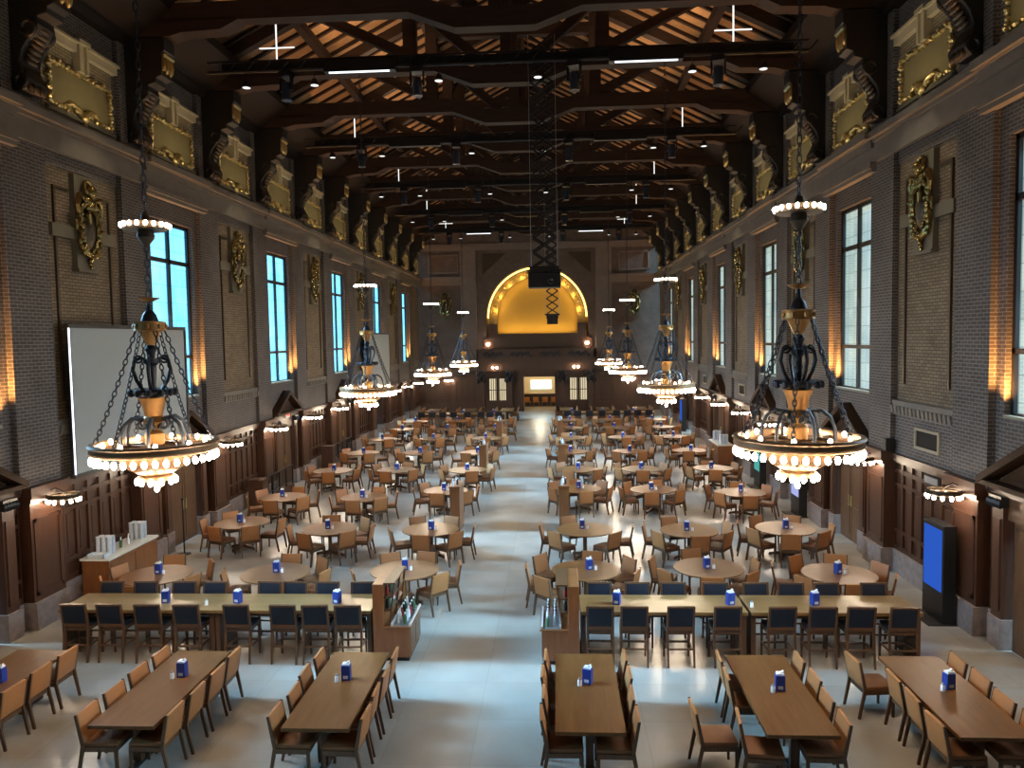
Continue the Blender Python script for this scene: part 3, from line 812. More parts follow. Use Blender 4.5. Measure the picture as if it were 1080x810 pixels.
    bw = MB().lathe([(.5,4.32),(.48,4.2),(.36,4.06),(.24,3.99),(.2,3.97),(.24,3.95),(.24,3.9),(.12,3.86),(.05,3.82),(.0,3.8)], n=32).build('bowl', M['bowl'], t, smooth=True)
    for k in range(11):
        a = 2*PI*k/11; link('bulb', bulb, bw, (.25*math.cos(a), .25*math.sin(a), 3.88))
    link('bulb', bulb, bw, (0, 0, 3.76))
    return t
chp = Proto(make_chandelier(14.0))
CH = [10.41, 22.69, 34.80, 46.74]
for i, y in enumerate(CH):
    for s in (-1, 1):
        chp.put((-1.226 + s*4.47, y, 0), random.uniform(0,1), 'ring chandelier of bare bulbs, %s from the camera on the %s of the aisle' % (['first','second','third','fourth'][i], SIDE[s]), 'chandeliers')

# ------------------------------------------------------------------ stage lighting in the roof
def make_batten(lit=True):
    t = thing('lighting_batten', '', 'lighting rig')
    b = MB().tube([(-8.3,0,13.42),(8.3,0,13.42)], .05, 8).tube([(-8.3,0,13.7),(8.3,0,13.7)], .03, 6)
    for k in range(34): b.tube([(-8.2+k*.5,0,13.42),(-7.95+k*.5,0,13.7)], .018, 4)
    b.box(-7.9, 7.9, .02, .16, 13.46, 13.66)
    b.build('truss_mount', M['black'], t)
    for e in (-1, 1):
        MB().box(e*3.95-1.0, e*3.95+1.0, -.12, .12, 13.3, 13.62).build('light_housing', M['black'], t)
        if lit: MB().tube([(e*3.95-.85,-.1,13.27),(e*3.95+.85,-.1,13.27)], .025, 6).build('light_tube', M['strip'], t)
        MB().tube([(e*6.3,0,13.73),(e*6.3,0,14.9)], .022, 6).build('hanging_rod', M['white_glow'], t)  # suspension rods, not lamps: their lit look is put in as glow
        if lit: MB().tube([(e*6.3-.5,.03,14.05),(e*6.3+.5,.03,14.05)], .02, 6).build('cross_rod', M['white_glow'], t)
    return t
def make_head():
    t = thing('moving_head_light', '', 'stage light')
    MB().box(-.17, .17, -.15, .15, -.18, -.04).build('mount_base', M['black'], t)
    MB().box(-.2, -.16, -.06, .06, -.55, -.1).box(.16, .2, -.06, .06, -.55, -.1).box(-.2, .2, -.05, .05, -.12, -.08).build('yoke', M['black'], t)
    MB().lathe([(.0,-.3),(.11,-.32),(.14,-.5),(.13,-.75),(.15,-.82),(.12,-.82),(.0,-.8)], n=14).build('lamp_head', plainblue, t, smooth=True)
    return t
plainblue = plain('dark_blue_casing', (.02,.03,.05), .3)
def make_spot():
    t = thing('pendant_spotlight', '', 'spotlight')
    MB().tube([(0,0,0),(0,0,-.2)], .015, 5).build('stem', M['black'], t)
    MB().lathe([(.03,-.18),(.08,-.22),(.13,-.36),(.12,-.38),(.0,-.36)], n=14).build('lamp_shade', M['black'], t, smooth=True)
    MB().lathe([(.0,-.385),(.11,-.385),(.0,-.39)], n=12).build('lens', M['white_glow'], t)
    return t
bt, btd, hd, spt = Proto(make_batten()), Proto(make_batten(False)), Proto(make_head()), Proto(make_spot())
SP = [-7.2, -5.25, -1.75, 1.0, 5.2, 7.1]
HP = [-6.05, -2.35, 2.0, 5.9]
for i, y in enumerate(WINY[2:6] + [WINY[6]-.4]):
    (bt if i in (0, 4) else btd).put((CX, y, 0), 0, ('black lighting batten with two lit white tubes, %s from the camera' if i in (0, 4) else 'black lighting batten without lit tubes, %s from the camera') % ORD[i], 'lighting battens')
    for k, x_ in enumerate(HP):
        hd.put((CX+x_, y, 13.40), random.uniform(-.4,.4), 'dark moving-head stage light, %s from the left on the %s lighting batten' % (ORD[k], ORD[i]), 'stage lights')
    for k, x_ in enumerate(SP):
        spt.put((CX+x_, y, 13.36), 0, 'small white-faced pendant spotlight, %s from the left on the %s lighting batten' % (ORD[k], ORD[i]), 'pendant spotlights')

# scissor lifts with projectors
for nm, x_, y, zb, w, pw in (('nearer', -.30, 21.9, 7.48, .64, .92), ('farther', -.18, 44.0, 6.85, .66, .62)):
    t = thing('scissor_lift', 'black scissor lift hanging from the roof holding the %s projector' % nm, 'projector lift', (x_, y, 0))
    top = 14.2; n = int((top-zb-.35)/.42); h = (top-zb-.35)/n
    for yy in (-.25, .25):
        sc = MB()
        for k in range(n):
            z = zb+.35+k*h
            sc.taper((-w/2,yy,z), (w/2,yy,z+h), .02, .05, .02, .05, side=(0,1,0)).taper((w/2,yy+.03,z), (-w/2,yy+.03,z+h), .02, .05, .02, .05, side=(0,1,0))
        sc.build('scissor_frame', M['black'], t)
    MB().box(-w/2-.1, w/2+.1, -.35, .35, zb+.27, zb+.35).build('platform_mount', M['black'], t)
    MB().tube([(-w/2-.05,-.3,zb+.3),(-w/2-.05,-.3,top)], .008, 5).build('cord', M['steel'], t)
    MB().tube([(w/2+.05,-.3,zb+.3),(w/2+.05,-.3,top)], .008, 5).build('cord', M['steel'], t)
    p = thing('projector', 'black box projector on the %s scissor lift' % nm, 'projector', (x_, y, zb-.24), 0)
    MB().box(-pw/2, pw/2, -.3, .3, 0, .34*pw/.9+.08).build('body', M['black'], p, bev=.03)
    MB().box(-pw/2-.03, pw/2+.03, -.33, .33, .45*pw/.9, .5).build('mount_plate', M['black'], p)
    MB().lathe([(.0,0),(.09,0),(.09,.12),(.07,.12),(.0,.1)], n=16, M=Matrix.Translation((.2*pw,-.3,.18)) @ Matrix.Rotation(PI/2,4,'X')).build('lens', M['iron'], p)

# ------------------------------------------------------------------ furniture prototypes
def chair_meshes():
    tilt = .075
    seat = MB().box(-.235, .235, -.2, .25, .43, .485).mesh('seat', M['seat'], True, .018)
    fr = MB().box(-.235, .235, -.215, -.18, .365, .43).box(-.235, .235, .215, .245, .365, .43).box(-.245, -.21, -.2, .24, .365, .43).box(.21, .245, -.2, .24, .365, .43).mesh('seat_frame', M['chairwood'])
    bk = MB().taper((0,-.222,.46), (0,-.222-tilt,.865), .45, .05, .455, .045).mesh('backrest', M['tan'], True, .014)
    L = []
    for e in (-1, 1):
        L.append(MB().taper((e*.222,.225,.40), (e*.218,.23,0), .042,.042,.028,.03).mesh('leg', M['chairwood']))
        m = MB().taper((e*.237,-.215,.44), (e*.234,-.30,0), .034,.05,.028,.036).taper((e*.237,-.213,.42), (e*.24,-.213-tilt-.01,.87), .026,.05,.022,.034)
        L.append(m.mesh('leg', M['chairwood']))
    return [('seat', seat), ('seat_frame', fr), ('backrest', bk)] + [('leg', l) for l in L]
CM = chair_meshes()
def make_chair():
    t = thing('dining_chair', '', 'chair')
    for n, m in CM: link(n, m, t)
    return t
def joined(parts, name):
    bm = bmesh.new(); mats = []
    for _, me in parts:
        if me.materials[0] not in mats: mats.append(me.materials[0])
        i0 = len(bm.faces); bm.from_mesh(me); bm.faces.ensure_lookup_table()
        for f in bm.faces[i0:]: f.material_index = mats.index(me.materials[0])
    me = bpy.data.meshes.new(name); bm.to_mesh(me); bm.free()
    for m in mats: me.materials.append(m)
    return me
CHAIR_FAR = joined(CM, 'dining_chair')
chair = Proto(make_chair())
fars = []
def far_chair():
    return Proto(tag(link('dining_chair', CHAIR_FAR), '', 'chair'))
chair_far = None
def put_chair(x, y, rz, label, group, far=False):
    global chair_far
    if far:
        if chair_far is None: chair_far = far_chair()
        return chair_far.put((x, y, 0), rz, label, group)
    return chair.put((x, y, 0), rz, label, group)

def make_stool():
    t = thing('bar_stool', '', 'stool')
    MB().box(-.215, .215, -.19, .22, .64, .70).build('seat', M['navy'], t, True, .018)
    MB().box(-.22, .22, -.2, .22, .575, .64).build('seat_frame', M['chairwood'], t)
    MB().taper((0,-.22,.72), (0,-.275,1.065), .39, .05, .39, .045).build('backrest', M['navy'], t, True, .012)
    MB().box(-.2, .2, -.245, -.2, .66, .72).build('back_rail', M['chairwood'], t)
    MB().taper((0,-.273,1.065), (0,-.278,1.095), .45, .05, .45, .045).build('back_rail', M['chairwood'], t)
    for e in (-1, 1):
        MB().taper((e*.205,.2,.6), (e*.205,.21,0), .04,.04,.028,.03).build('leg', M['chairwood'], t)
        MB().taper((e*.212,-.2,.62), (e*.212,-.28,0), .036,.046,.03,.036).taper((e*.212,-.2,.6), (e*.212,-.275,1.09), .034,.046,.03,.038).build('leg', M['chairwood'], t)
    s_ = MB().box(-.2, .2, .19, .215, .26, .295).box(-.2, .2, -.25, -.225, .3, .33)
    for e in (-1, 1): s_.box(e*.205-.012, e*.205+.012, -.24, .2, .28, .31)
    s_.build('stretcher', M['chairwood'], t)
    return t
stool = Proto(make_stool()); stool.root.scale = (1.07, 1, 1)

def make_round():
    t = thing('round_table', '', 'table')
    MB().lathe([(.0,.715),(.70,.715),(.745,.722),(.755,.735),(.75,.75),(.0,.75)], n=48).build('tabletop', M['table_round'], t, True)
    MB().lathe([(.2,.69),(.24,.715),(.0,.715)], n=16).lathe([(.0,.05),(.07,.06),(.055,.2),(.055,.6),(.2,.69),(.0,.69)], n=14).build('pedestal', M['chairwood'], t, True)
    for k in range(4):
        a = PI/2*k + PI/4; c_, s_ = math.cos(a), math.sin(a)
        MB().taper((.05*c_,.05*s_,.1), (.4*c_,.4*s_,.045), .07,.1,.06,.05, side=(-s_,c_,0)).box(.38*c_-.03,.38*c_+.03,.38*s_-.03,.38*s_+.03,0,.03).build('foot', M['chairwood'], t)
    return t
rtab = Proto(make_round())
def make_long():
    t = thing('long_table', '', 'table')
    MB().box(-.455, .455, -1.22, 1.22, .70, .75).build('tabletop', M['table'], t, False, .006)
    MB().box(-.36, .36, -1.05, 1.05, .655, .70).build('apron', M['chairwood'], t)
    for e in (-1, 1):
        p = MB().box(-.05, .05, e*.8-.05, e*.8+.05, .05, .66).box(-.3, .3, e*.8-.06, e*.8+.06, .60, .66)
        pd = p.build('pedestal', M['chairwood'], t)
        MB().taper((-.3,e*.8,.035), (.3,e*.8,.035), .07,.09,.07,.09).box(-.04,.04,e*.8-.28,e*.8+.28,0,.06).build('foot', M['black'], pd)
    return t
ltab = Proto(make_long())
def make_bar():
    t = thing('counter_table', '', 'table')
    MB().box(-1.47, 1.47, -.46, .46, .86, .92).build('tabletop', M['bar'], t, False, .006)
    MB().box(-1.38, 1.38, -.33, .33, .78, .86).build('apron', M['chairwood'], t)
    for e in (-1, 1):
        MB().box(e*1.42-.04, e*1.42+.04, -.38, .38, 0, .86).box(e*1.42-.05,e*1.42+.05,-.4,.4,0,.06).build('end_panel', M['chairwood'], t)
    return t
btab = Proto(make_bar())
def make_holder():
    t = thing('napkin_holder', '', 'napkin holder')
    MB().prism([(-.066,-.058),(.066,-.058),(.066,.058),(-.066,.058)], lambda a, b, d: (a, b, d), 0, .225).build('holder_box', M['blue'], t, bev=.008)
    MB().box(-.05, .05, -.045, .045, .225, .25).prism([(-.048,.25),(.048,.25),(.045,.285),(.0,.258)], lambda a, b, d: (a, d, b), -.02, .02).build('napkins', M['napkin'], t)
    MB().box(-.035, .035, -.0605, -.058, .03, .075).build('label_card', M['clear'], t)
    return t
hold = Proto(make_holder())
def make_shaker():
    t = thing('salt_shaker', '', 'shaker')
    MB().lathe([(.0,0),(.032,0),(.03,.08),(.022,.09),(.0,.09)], n=12).build('body', M['white'], t, True)
    MB().lathe([(.0,.115),(.016,.112),(.024,.09),(.0,.09)], n=12).build('cap', M['steel'], t, True)
    return t
shak = Proto(make_shaker())

GC = 'tan dining chairs'
# long tables in front
LT = [(-8.6, 'against the left wall'), (-5.85, 'second from the left'), (-3.22, 'just left of the aisle'), (.38, 'just right of the aisle'), (3.06, 'second from the right'), (5.42, 'nearest the right wall')]
LY = 10.72
HX = [(-8.45, 10.75), (-5.75, 11.0), (-3.2, 10.95), (.4, 10.9), (3.12, 10.75), (5.5, 10.85)]
NTH = ['nearest the camera', 'second from the camera', 'third from the camera', 'farthest from the camera']
for i, (x, nm) in enumerate(LT):
    ltab.put((x, LY, 0), 0, 'long oak table in the front row, %s' % nm, 'long oak tables')
    for s in (-1, 1):
        if i == 0 and s < 0: continue
        for k in range(4):
            cy_ = LY - .93 + k*.62 + random.uniform(-.02,.02); cx_ = x + s*(.455+.108-.26) + s*random.uniform(0,.05); rz = s*PI/2 + random.uniform(-.04,.04)
            if i == 4 and s < 0 and k == 0: cx_, cy_ = x-1.0, LY-.7
            if i == 4 and s < 0 and k == 1: cx_, cy_, rz = x-.46, LY-.98, -PI/2-.12
            if i == 5 and s < 0 and k == 3: cx_, rz, cy_ = x-.66, -PI/2+.1, LY+.95
            put_chair(cx_, cy_, rz, 'tan chair %s, %s side of long table %s' % (NTH[k], SIDE[s], nm), GC)
    hold.put((HX[i][0], HX[i][1], .75), random.uniform(-.4,.4), 'blue napkin holder on the long oak table %s' % nm, 'napkin holders')
    shak.put((HX[i][0]-.12, HX[i][1]-.08, .75), 0, 'small white shaker on the long oak table %s' % nm, 'salt shakers')

# counter tables with stools
for s, xs in ((-1, (-7.83, -4.89)), (1, (1.85, 4.85))):
    for k, x in enumerate(xs):
        pos = 'aisle' if (s < 0) == (k == 1) else 'wall'
        btab.put((x, 13.8, 0), 0, 'pale oak counter table near the camera, %s half, on the %s of the aisle' % (pos, SIDE[s]), 'counter tables')
        btab.put((x, 50.0, 0), 0, 'pale oak counter table at the far end, %s half, on the %s of the aisle' % (pos, SIDE[s]), 'counter tables')
SL = [-8.88,-8.2,-7.5,-6.77,-5.83,-4.97,-4.40,-3.80]; SR = [.72,1.32,2.11,2.92,3.85,4.55,5.20,5.92]
SLF = [-8.92,-8.22,-7.43,-6.82,-5.72,-5.2,-4.55,-3.82]; SRF = [.76,1.5,2.18,2.96,3.74,4.38,5.06,5.92]
for s, near, far in ((-1, SL, SLF), (1, SR, SRF)):
    for k, x in enumerate(near):
        n = ORD[7-k] if s < 0 else ORD[k]
        stool.put((x, 13.42, 0), random.uniform(-.05,.05), 'navy bar stool %s from the aisle, camera side of the near counter on the %s' % (n, SIDE[s]), 'navy bar stools')
        stool.put((far[k], 14.2, 0), PI + random.uniform(-.06,.06), 'navy bar stool %s from the aisle, far side of the near counter on the %s' % (n, SIDE[s]), 'navy bar stools')
        stool.put((x, 49.62, 0), random.uniform(-.1,.1), 'navy bar stool %s from the aisle, camera side of the distant counter on the %s' % (n, SIDE[s]), 'navy bar stools')
for x, nm in ((-7.45,'wall half of the left near'), (-6.05,'middle of the left near'), (-4.15,'aisle half of the left near'), (1.05,'aisle half of the right near'), (3.1,'middle of the right near'), (4.6,'wall half of the right near')):
    hold.put((x, 13.75, .92), random.uniform(-.4,.4), 'blue napkin holder on the %s counter table' % nm, 'napkin holders')
for x, nm in ((-6.6,'left'), (3.45,'right')):
    shak.put((x, 13.62, .92), 0, 'small white shaker on the %s near counter table' % nm, 'salt shakers')
for k, x in enumerate((-4.2, -6.2, -8.3, 1.0, 3.0, 5.0)):
    hold.put((x, 50.0, .92), random.uniform(-.4,.4), 'blue napkin holder %s from the aisle on the distant counter tables on the %s' % (ORD[k % 3], 'left' if x < CX else 'right'), 'napkin holders')

# round tables
COLX = [-8.9, -6.3, -3.55, .68, 3.25, 5.9]
ROWY = [16.25, 20.0, 24.6, 29.2, 33.8, 38.6, 43.0, 46.9]
FIX = {(0,0):(-8.83,15.98),(0,1):(-6.22,16.13),(0,2):(-3.4,16.35),(0,3):(.59,16.36),(0,4):(3.26,16.55),(0,5):(5.89,16.12),
       (1,0):(-8.92,20.75),(1,1):(-6.2,20.07),(1,2):(-3.42,19.95),(1,3):(.7,19.91),(1,4):(3.41,19.79),(1,5):(5.91,19.97),
       (2,0):(-8.99,24.22),(2,1):(-6.3,24.16),(2,2):(-3.77,25.18),(2,3):(.7,25.39),(2,4):(3.16,25.17),(2,5):(5.91,24.64)}
CN = ['wall-side round table left of aisle', 'middle round table left of aisle', 'aisle-side round table left of aisle',
      'aisle-side round table right of aisle', 'middle round table right of aisle', 'wall-side round table right of aisle']
DIRN = ['right', 'far-right', 'far', 'far-left', 'left', 'near-left', 'near', 'near-right']
ANG = {(0,2): [(8,.98),(325,.88),(270,.86),(205,.9),(120,.84),(72,.84)],
       (0,3): [(142,1.06),(182,1.06),(222,1.06),(80,.84),(30,.92),(338,.9)],
       (0,4): [(208,.95),(262,.82),(318,.82),(10,.84),(100,.84),(165,1.0)],
       (0,5): [(165,1.1),(212,.86),(270,.82),(330,.84),(20,.84),(75,.84),(122,.9)],
       (0,1): [(195,.86),(300,.84),(350,.95),(42,.88),(92,.84)],
       (1,2): [(356,.95),(314,.88),(266,.82),(208,.86),(118,.84),(66,.84)],
       (1,3): [(172,.95),(222,.86),(312,.84),(358,1.02),(112,.84)],
       (1,4): [(172,.95),(215,.86),(275,.82),(325,.84),(20,.9),(112,.84)],
       (1,5): [(168,.95),(210,.86),(262,.84),(312,.86),(358,.95),(66,.84),(118,.84)],
       (1,0): [(185,.86),(250,.82),(305,.84),(355,.95),(130,.84)],
       (1,1): [(188,.86),(250,.84),(310,.84),(355,.95),(40,.84),(105,.84)]}
nch = 0
for r_, ry in enumerate(ROWY):
    for c_, cx_ in enumerate(COLX):
        x, y = FIX.get((r_, c_), (cx_ + random.uniform(-.1,.1), ry + random.uniform(-.12,.12)))
        rtab.put((x, y, 0), random.uniform(0,1), 'round oak table, %s row from the camera, %s' % (ORD[r_], CN[c_].replace(' round table', '')), 'round oak tables')
        if (r_, c_) in ANG: al = ANG[(r_, c_)]
        else:
            n = 6 if r_ < 4 or random.random() < .4 else 5
            if r_ >= 6: n = 5
            b0 = random.uniform(0, 60)
            al = [(b0 + 360/n*k + random.uniform(-8,8), random.uniform(.82,.92)) for k in range(n)]
        used = {}
        for a, d in al:
            a %= 360
            k = int(((a+22.5) % 360)//45)
            while k in used: k = (k+1) % 8
            used[k] = 1
            d -= .05; ar_ = R(a); px, py = x + d*math.cos(ar_), y + d*math.sin(ar_)
            rz = ar_ + PI/2 + random.uniform(-.1,.1)      # seat front (+y) towards the table
            put_chair(px, py, rz, 'tan chair %s at %s, %s row' % (DIRN[k], CN[c_], ORD[r_]), GC, far=r_ >= 5)
            nch += 1
        hx, hy = x + random.uniform(-.08,.08), y + random.uniform(-.05,.1)
        hold.put((hx, hy, .75), random.uniform(-.5,.5), 'blue napkin holder on the %s, %s row' % (CN[c_], ORD[r_]), 'napkin holders')
        if r_ < 3:
            shak.put((hx+.14, hy-.05, .75), 0, 'small white shaker on the %s, %s row' % (CN[c_], ORD[r_]), 'salt shakers')
# tables beyond the distant counters, chairs too many to tell apart
md = bmesh.new()
for c_, cx_ in enumerate(COLX):
    for y in (54.2,):
        ltab.put((cx_, y, 0), 0, 'long oak table behind the distant counter, %s' % CN[c_].replace(' round table', ''), 'long oak tables')
        for s in (-1, 1):
            for k in range(4):
                tmp = CHAIR_FAR.copy(); tmp.transform(Matrix.Translation((cx_+s*.5, y-.93+.62*k, 0)) @ Matrix.Rotation(s*PI/2, 4, 'Z')); md.from_mesh(tmp); bpy.data.meshes.remove(tmp)
me = bpy.data.meshes.new('distant_chairs'); md.to_mesh(me); md.free()
for m in CHAIR_FAR.materials: me.materials.append(m)
o = link('distant_chairs', me); o['kind'] = 'stuff'; tag(o, 'small tan chairs around the long tables behind the distant counters', 'chairs')

for k in range(4):
    put_chair(-2.45+.72*k, 64.3, random.uniform(-.2,.2), 'tan chair at the lobby counter beyond the far doorway, %s from the left' % ORD[k], GC, True)
# condiment stations and divider panels by the aisle
def make_station():
    t = thing('condiment_station', '', 'serving station')    # local +x faces the aisle
    MB().box(-.3, -.1, -.55, .55, 0, 1.42).build('partition', M['panelwood'], t, bev=.008)
    MB().box(-.1, .36, -.55, .55, .08, .62).build('cabinet', M['panelwood'], t)
    for a0, a1 in ((-.5,.0),(.03,.5)): MB().box(.355, .37, a0, a1, .12, .58).build('shelf_shade_panel', M['chairwood'], t)  # dark sheets standing in for the shaded recess of the open shelves
    MB().box(-.08, .34, -.5, .5, 0, .08).build('kick_base', M['black'], t)
    MB().box(-.1, .4, -.57, .57, .62, .645).build('counter_top', M['panelwood'], t)
    MB().box(.02, .38, -.53, .53, .645, .655).build('tray', M['steel'], t)
    MB().box(.02, .05, -.53, .53, .645, .70).box(.35, .38, -.53, .53, .645, .69).build('tray_rim', M['counter'], t)
    rk = MB()
    for yy in (-.5, .0, .5): rk.taper((-.0,yy,.66), (.09,yy,1.42), .03,.03,.03,.03)
    for z, x_ in ((.92,.0),(1.165,.03),(1.415,.07)): rk.box(-.1, x_+.04, -.52, .52, z, z+.025)
    rk.build('rack', M['chairwood'], t)
    return t
stn = Proto(make_station())
def make_bottle(col):
    t = thing('condiment_bottle', '', 'bottle')
    MB().lathe([(.0,0),(.032,0),(.034,.1),(.03,.13),(.014,.16),(.014,.18),(.0,.18)], n=12).build('body', col, t, True)
    MB().lathe([(.0,.215),(.015,.21),(.018,.18),(.0,.18)], n=10).build('cap', M['white'], t, True)
    return t
bots = [Proto(make_bottle(m)) for m in (M['clear'], M['black'], M['white'], plain('green_bottle', (.05,.12,.05), .3), plain('red_bottle', (.3,.03,.02), .35))]
stn.put((-3.07, 13.85, 0), 0, 'wooden condiment station beside the near counter table, left of the aisle', 'condiment stations')
stn.put((.05, 13.75, 0), PI, 'wooden condiment station beside the near counter table, right of the aisle', 'condiment stations')
for s, x0, nm in ((1, -3.07, 'left'), (-1, .05, 'right')):
    x0_y = 13.85 if s > 0 else 13.75
    for row, (dx, z) in enumerate(((.13,.657),(.26,.657),(-.06,.946),(-.06,1.191))):
        for k in range(6):
            p = bots[(k*2+row*3) % 5]
            p.put((x0 + s*dx, x0_y - .41 + k*.165 + (.02 if row == 0 else 0), z), 0, 'condiment bottle, %s in the %s of the %s condiment station' % (ORD[k], ['back counter row','front counter row','lower rack shelf','upper rack shelf'][row], nm), 'condiment bottles')
dvp = thing('divider_panel', '', 'partition')
MB().box(-.15, .15, -.5, .5, .06, 1.36).build('panel', M['panelwood'], dvp, bev=.008)
MB().box(-.17, .17, -.52, .52, 1.36, 1.40).build('cap', M['panelwood'], dvp)
MB().box(-.13, .13, -.48, .48, 0, .06).build('kick_base', M['black'], dvp)
dvp = Proto(dvp)
for i, y in enumerate((22.95, 31.8, 41.0)):
    for s, x, nm in ((-1, -3.1, 'left'), (1, .18, 'right')):
        dvp.put((x, y, 0), 0, 'brown wooden divider panel, %s from the camera along the %s edge of the aisle' % (ORD[i], nm), 'divider panels')
        for k in range(3):
            bots[(k+i) % 3].put((x + (-.06, .05, -.02)[k], y - .35 + .2*k, 1.40), 0, 'condiment bottle, %s from the camera on top of the %s divider panel on the %s' % (ORD[k], ORD[i], nm), 'condiment bottles')

# ------------------------------------------------------------------ along the walls
def kiosk(x, y, m, label, scr_rot):
    t = thing('display_kiosk', label, 'display kiosk', (x, y, 0), 0, 'digital kiosks')
    MB().box(-.12, .13, -.42, .42, .02, 1.98).build('body', M['black'], t, bev=.012)
    MB().box(-.4, .16, -.45, .45, 0, .025).build('base_plate', M['black'], t)
    MB().box(-.128, -.12, -.36, .36, .64, 1.88).build('screen_face', m, t)
    return t
kiosk(7.67, 15.6, M['kiosk_blue'], 'tall black kiosk with blue screen by oak panelling behind the near counter table', 0)
kiosk(7.72, 24.65, M['kiosk_pale'], 'tall black kiosk with lavender screen, second from the camera', 0)
kiosk(7.72, 29.3, M['kiosk_teal'], 'tall black kiosk with teal screen, third from the camera', 0)
kiosk(7.72, 47.0, M['kiosk_blue'], 'distant tall black kiosk with blue screen, farthest from the camera', 0)

def counter(x, y, L, label, s):
    t = thing('service_counter', label, 'counter', (x, y, 0), 0, 'service counters')
    MB().box(-.32, .32, -L/2, L/2, .06, .9).box(s*.32, s*.335, -L/2+.06, -.03, .15, .82).box(s*.32, s*.335, .03, L/2-.06, .15, .82).build('cabinet', M['panelwood'], t)
    MB().box(-.3, .3, -L/2+.03, L/2-.03, 0, .06).build('kick_base', M['black'], t)
    MB().box(-.35, .35, -L/2-.03, L/2+.03, .9, .95).build('counter_top', M['counter'], t)
    return t
counter(-10.56, 17.55, 2.1, 'wooden service counter with pale top under the large screen', 1)
counter(7.45, 35.0, 2.0, 'wooden service counter with pale top stacked with clear cups', -1)
def make_stack():
    t = thing('cup_stack', '', 'cups')
    c = MB()
    for k in range(9): c.lathe([(.0,.036*k),(.043,.036*k),(.056,.036*k+.12),(.053,.036*k+.12),(.041,.036*k+.008),(.0,.036*k+.008)], n=14)
    c.build('cups', M['clear'], t, True)
    MB().torus((0,0,.41), .056, .004, 16, 5).build('rim', M['white'], t)
    return t
cup = Proto(make_stack())
for (x0, y0, nm, L) in ((-10.56, 17.55, 'under the large screen', 1), (7.45, 35.0, 'near the distant kiosk', -1)):
    for gi, dy in enumerate((-.75, .62)):
        for k in range(6):
            cup.put((x0 - .13 + .13*(k % 3), y0 + dy + .06 + .14*(k//3), .951), 0, '%s stack of clear cups in the %s cluster on the counter %s' % (ORD[k], ['nearer','farther'][gi], nm), 'stacked clear cups')
for k in range(5):
    bots[(1, 3, 1, 2, 1)[k]].put((-10.6 + .09*(k % 2), 17.3 + .16*k, .95), 0, 'tall bottle between the cup stacks, %s from the camera, on the counter under the screen' % ORD[k], 'condiment bottles')
tr = thing('clear_tray', 'shallow clear tray at the near end of the counter under the screen', 'tray', (-10.56, 16.63, .95))
MB().box(-.2, .2, -.12, .12, 0, .01).box(-.2, .2, -.12, -.11, 0, .09).box(-.2, .2, .11, .12, 0, .09).box(-.2, -.19, -.12, .12, 0, .09).box(.19, .2, -.12, .12, 0, .09).build('tray_body', M['clear'], tr)
MB().box(-.15, .15, -.08, .08, .01, .06).build('napkins', M['napkin'], tr)

# projection screens
def pscreen(y0, y1, z0, z1, label):
    t = thing('projection_screen', label, 'screen', (X(-1, -.2), (y0+y1)/2, 0)); h = (y1-y0)/2
    MB().box(-.06, .03, -h, h, z0, z1).build('screen_cloth', M['screen'], t)
    MB().box(-.06, .06, -h-.07, h+.07, z1, z1+.09).box(-.06, .06, -h-.07, h+.07, z0-.08, z0).box(-.06, .06, h, h+.08, z0, z1).box(-.06,.06,-h-.02,-h,z0,z1).build('frame', M['black'], t)
    MB().box(.035, .06, -h-.055, -h-.025, z0, z1).build('edge_light', M['strip'], t)
pscreen(16.0, 21.1, 2.98, 6.2, 'large grey projection screen with lit edge above the service counter, nearer the camera')
pscreen(41.9, 47.8, 2.98, 6.2, 'large grey projection screen farther down the wall behind the second chandelier')

# stairs railings by the left wall
def railing(y0, y1, label):
    t = thing('stair_railing', label, 'railing', (-10.3, (y0+y1)/2, 0), 0, 'stair railings'); h = (y1-y0)/2
    MB().box(-.4, .12, -h-.5, -h, 0, 1.02).box(-.42, .14, -h-.52, -h+.02, 1.02, 1.07).build('end_pier', M['dado'], t)
    MB().box(-.06, .06, -h, h, 0, .35).build('low_wall', M['dado'], t)
    r_ = MB().box(-.03, .03, -h, h, 1.02, 1.07).box(-.02, .02, -h, h, .45, .48)
    k = -h
    while k < h+.01:
        r_.box(-.025, .025, k-.025, k+.025, .35, 1.03); k += (2*h)/4
    k = -h+.1
    while k < h: r_.box(-.008, .008, k-.008, k+.008, .46, 1.03); k += .12
    r_.build('rail', M['black'], t)
railing(26.0, 28.8, 'black metal stair railing with oak pier by the wall, nearer the camera')
railing(34.2, 37.4, 'black metal stair railing with oak pier by the wall, farther from the camera')

ps = thing('stanchion_post', 'thin black post on a round base beside the large screen', 'post', (-10.35, 20.2, 0))
MB().lathe([(.0,0),(.17,0),(.17,.015),(.04,.03),(.0,.03)], n=20).build('base', M['black'], ps, True)
MB().tube([(0,0,.03),(0,0,1.5)], .02, 8).build('pole', M['black'], ps)
MB().blob((0,0,1.53), (.035,.035,.045), 8, 6).build('finial', M['black'], ps, True)

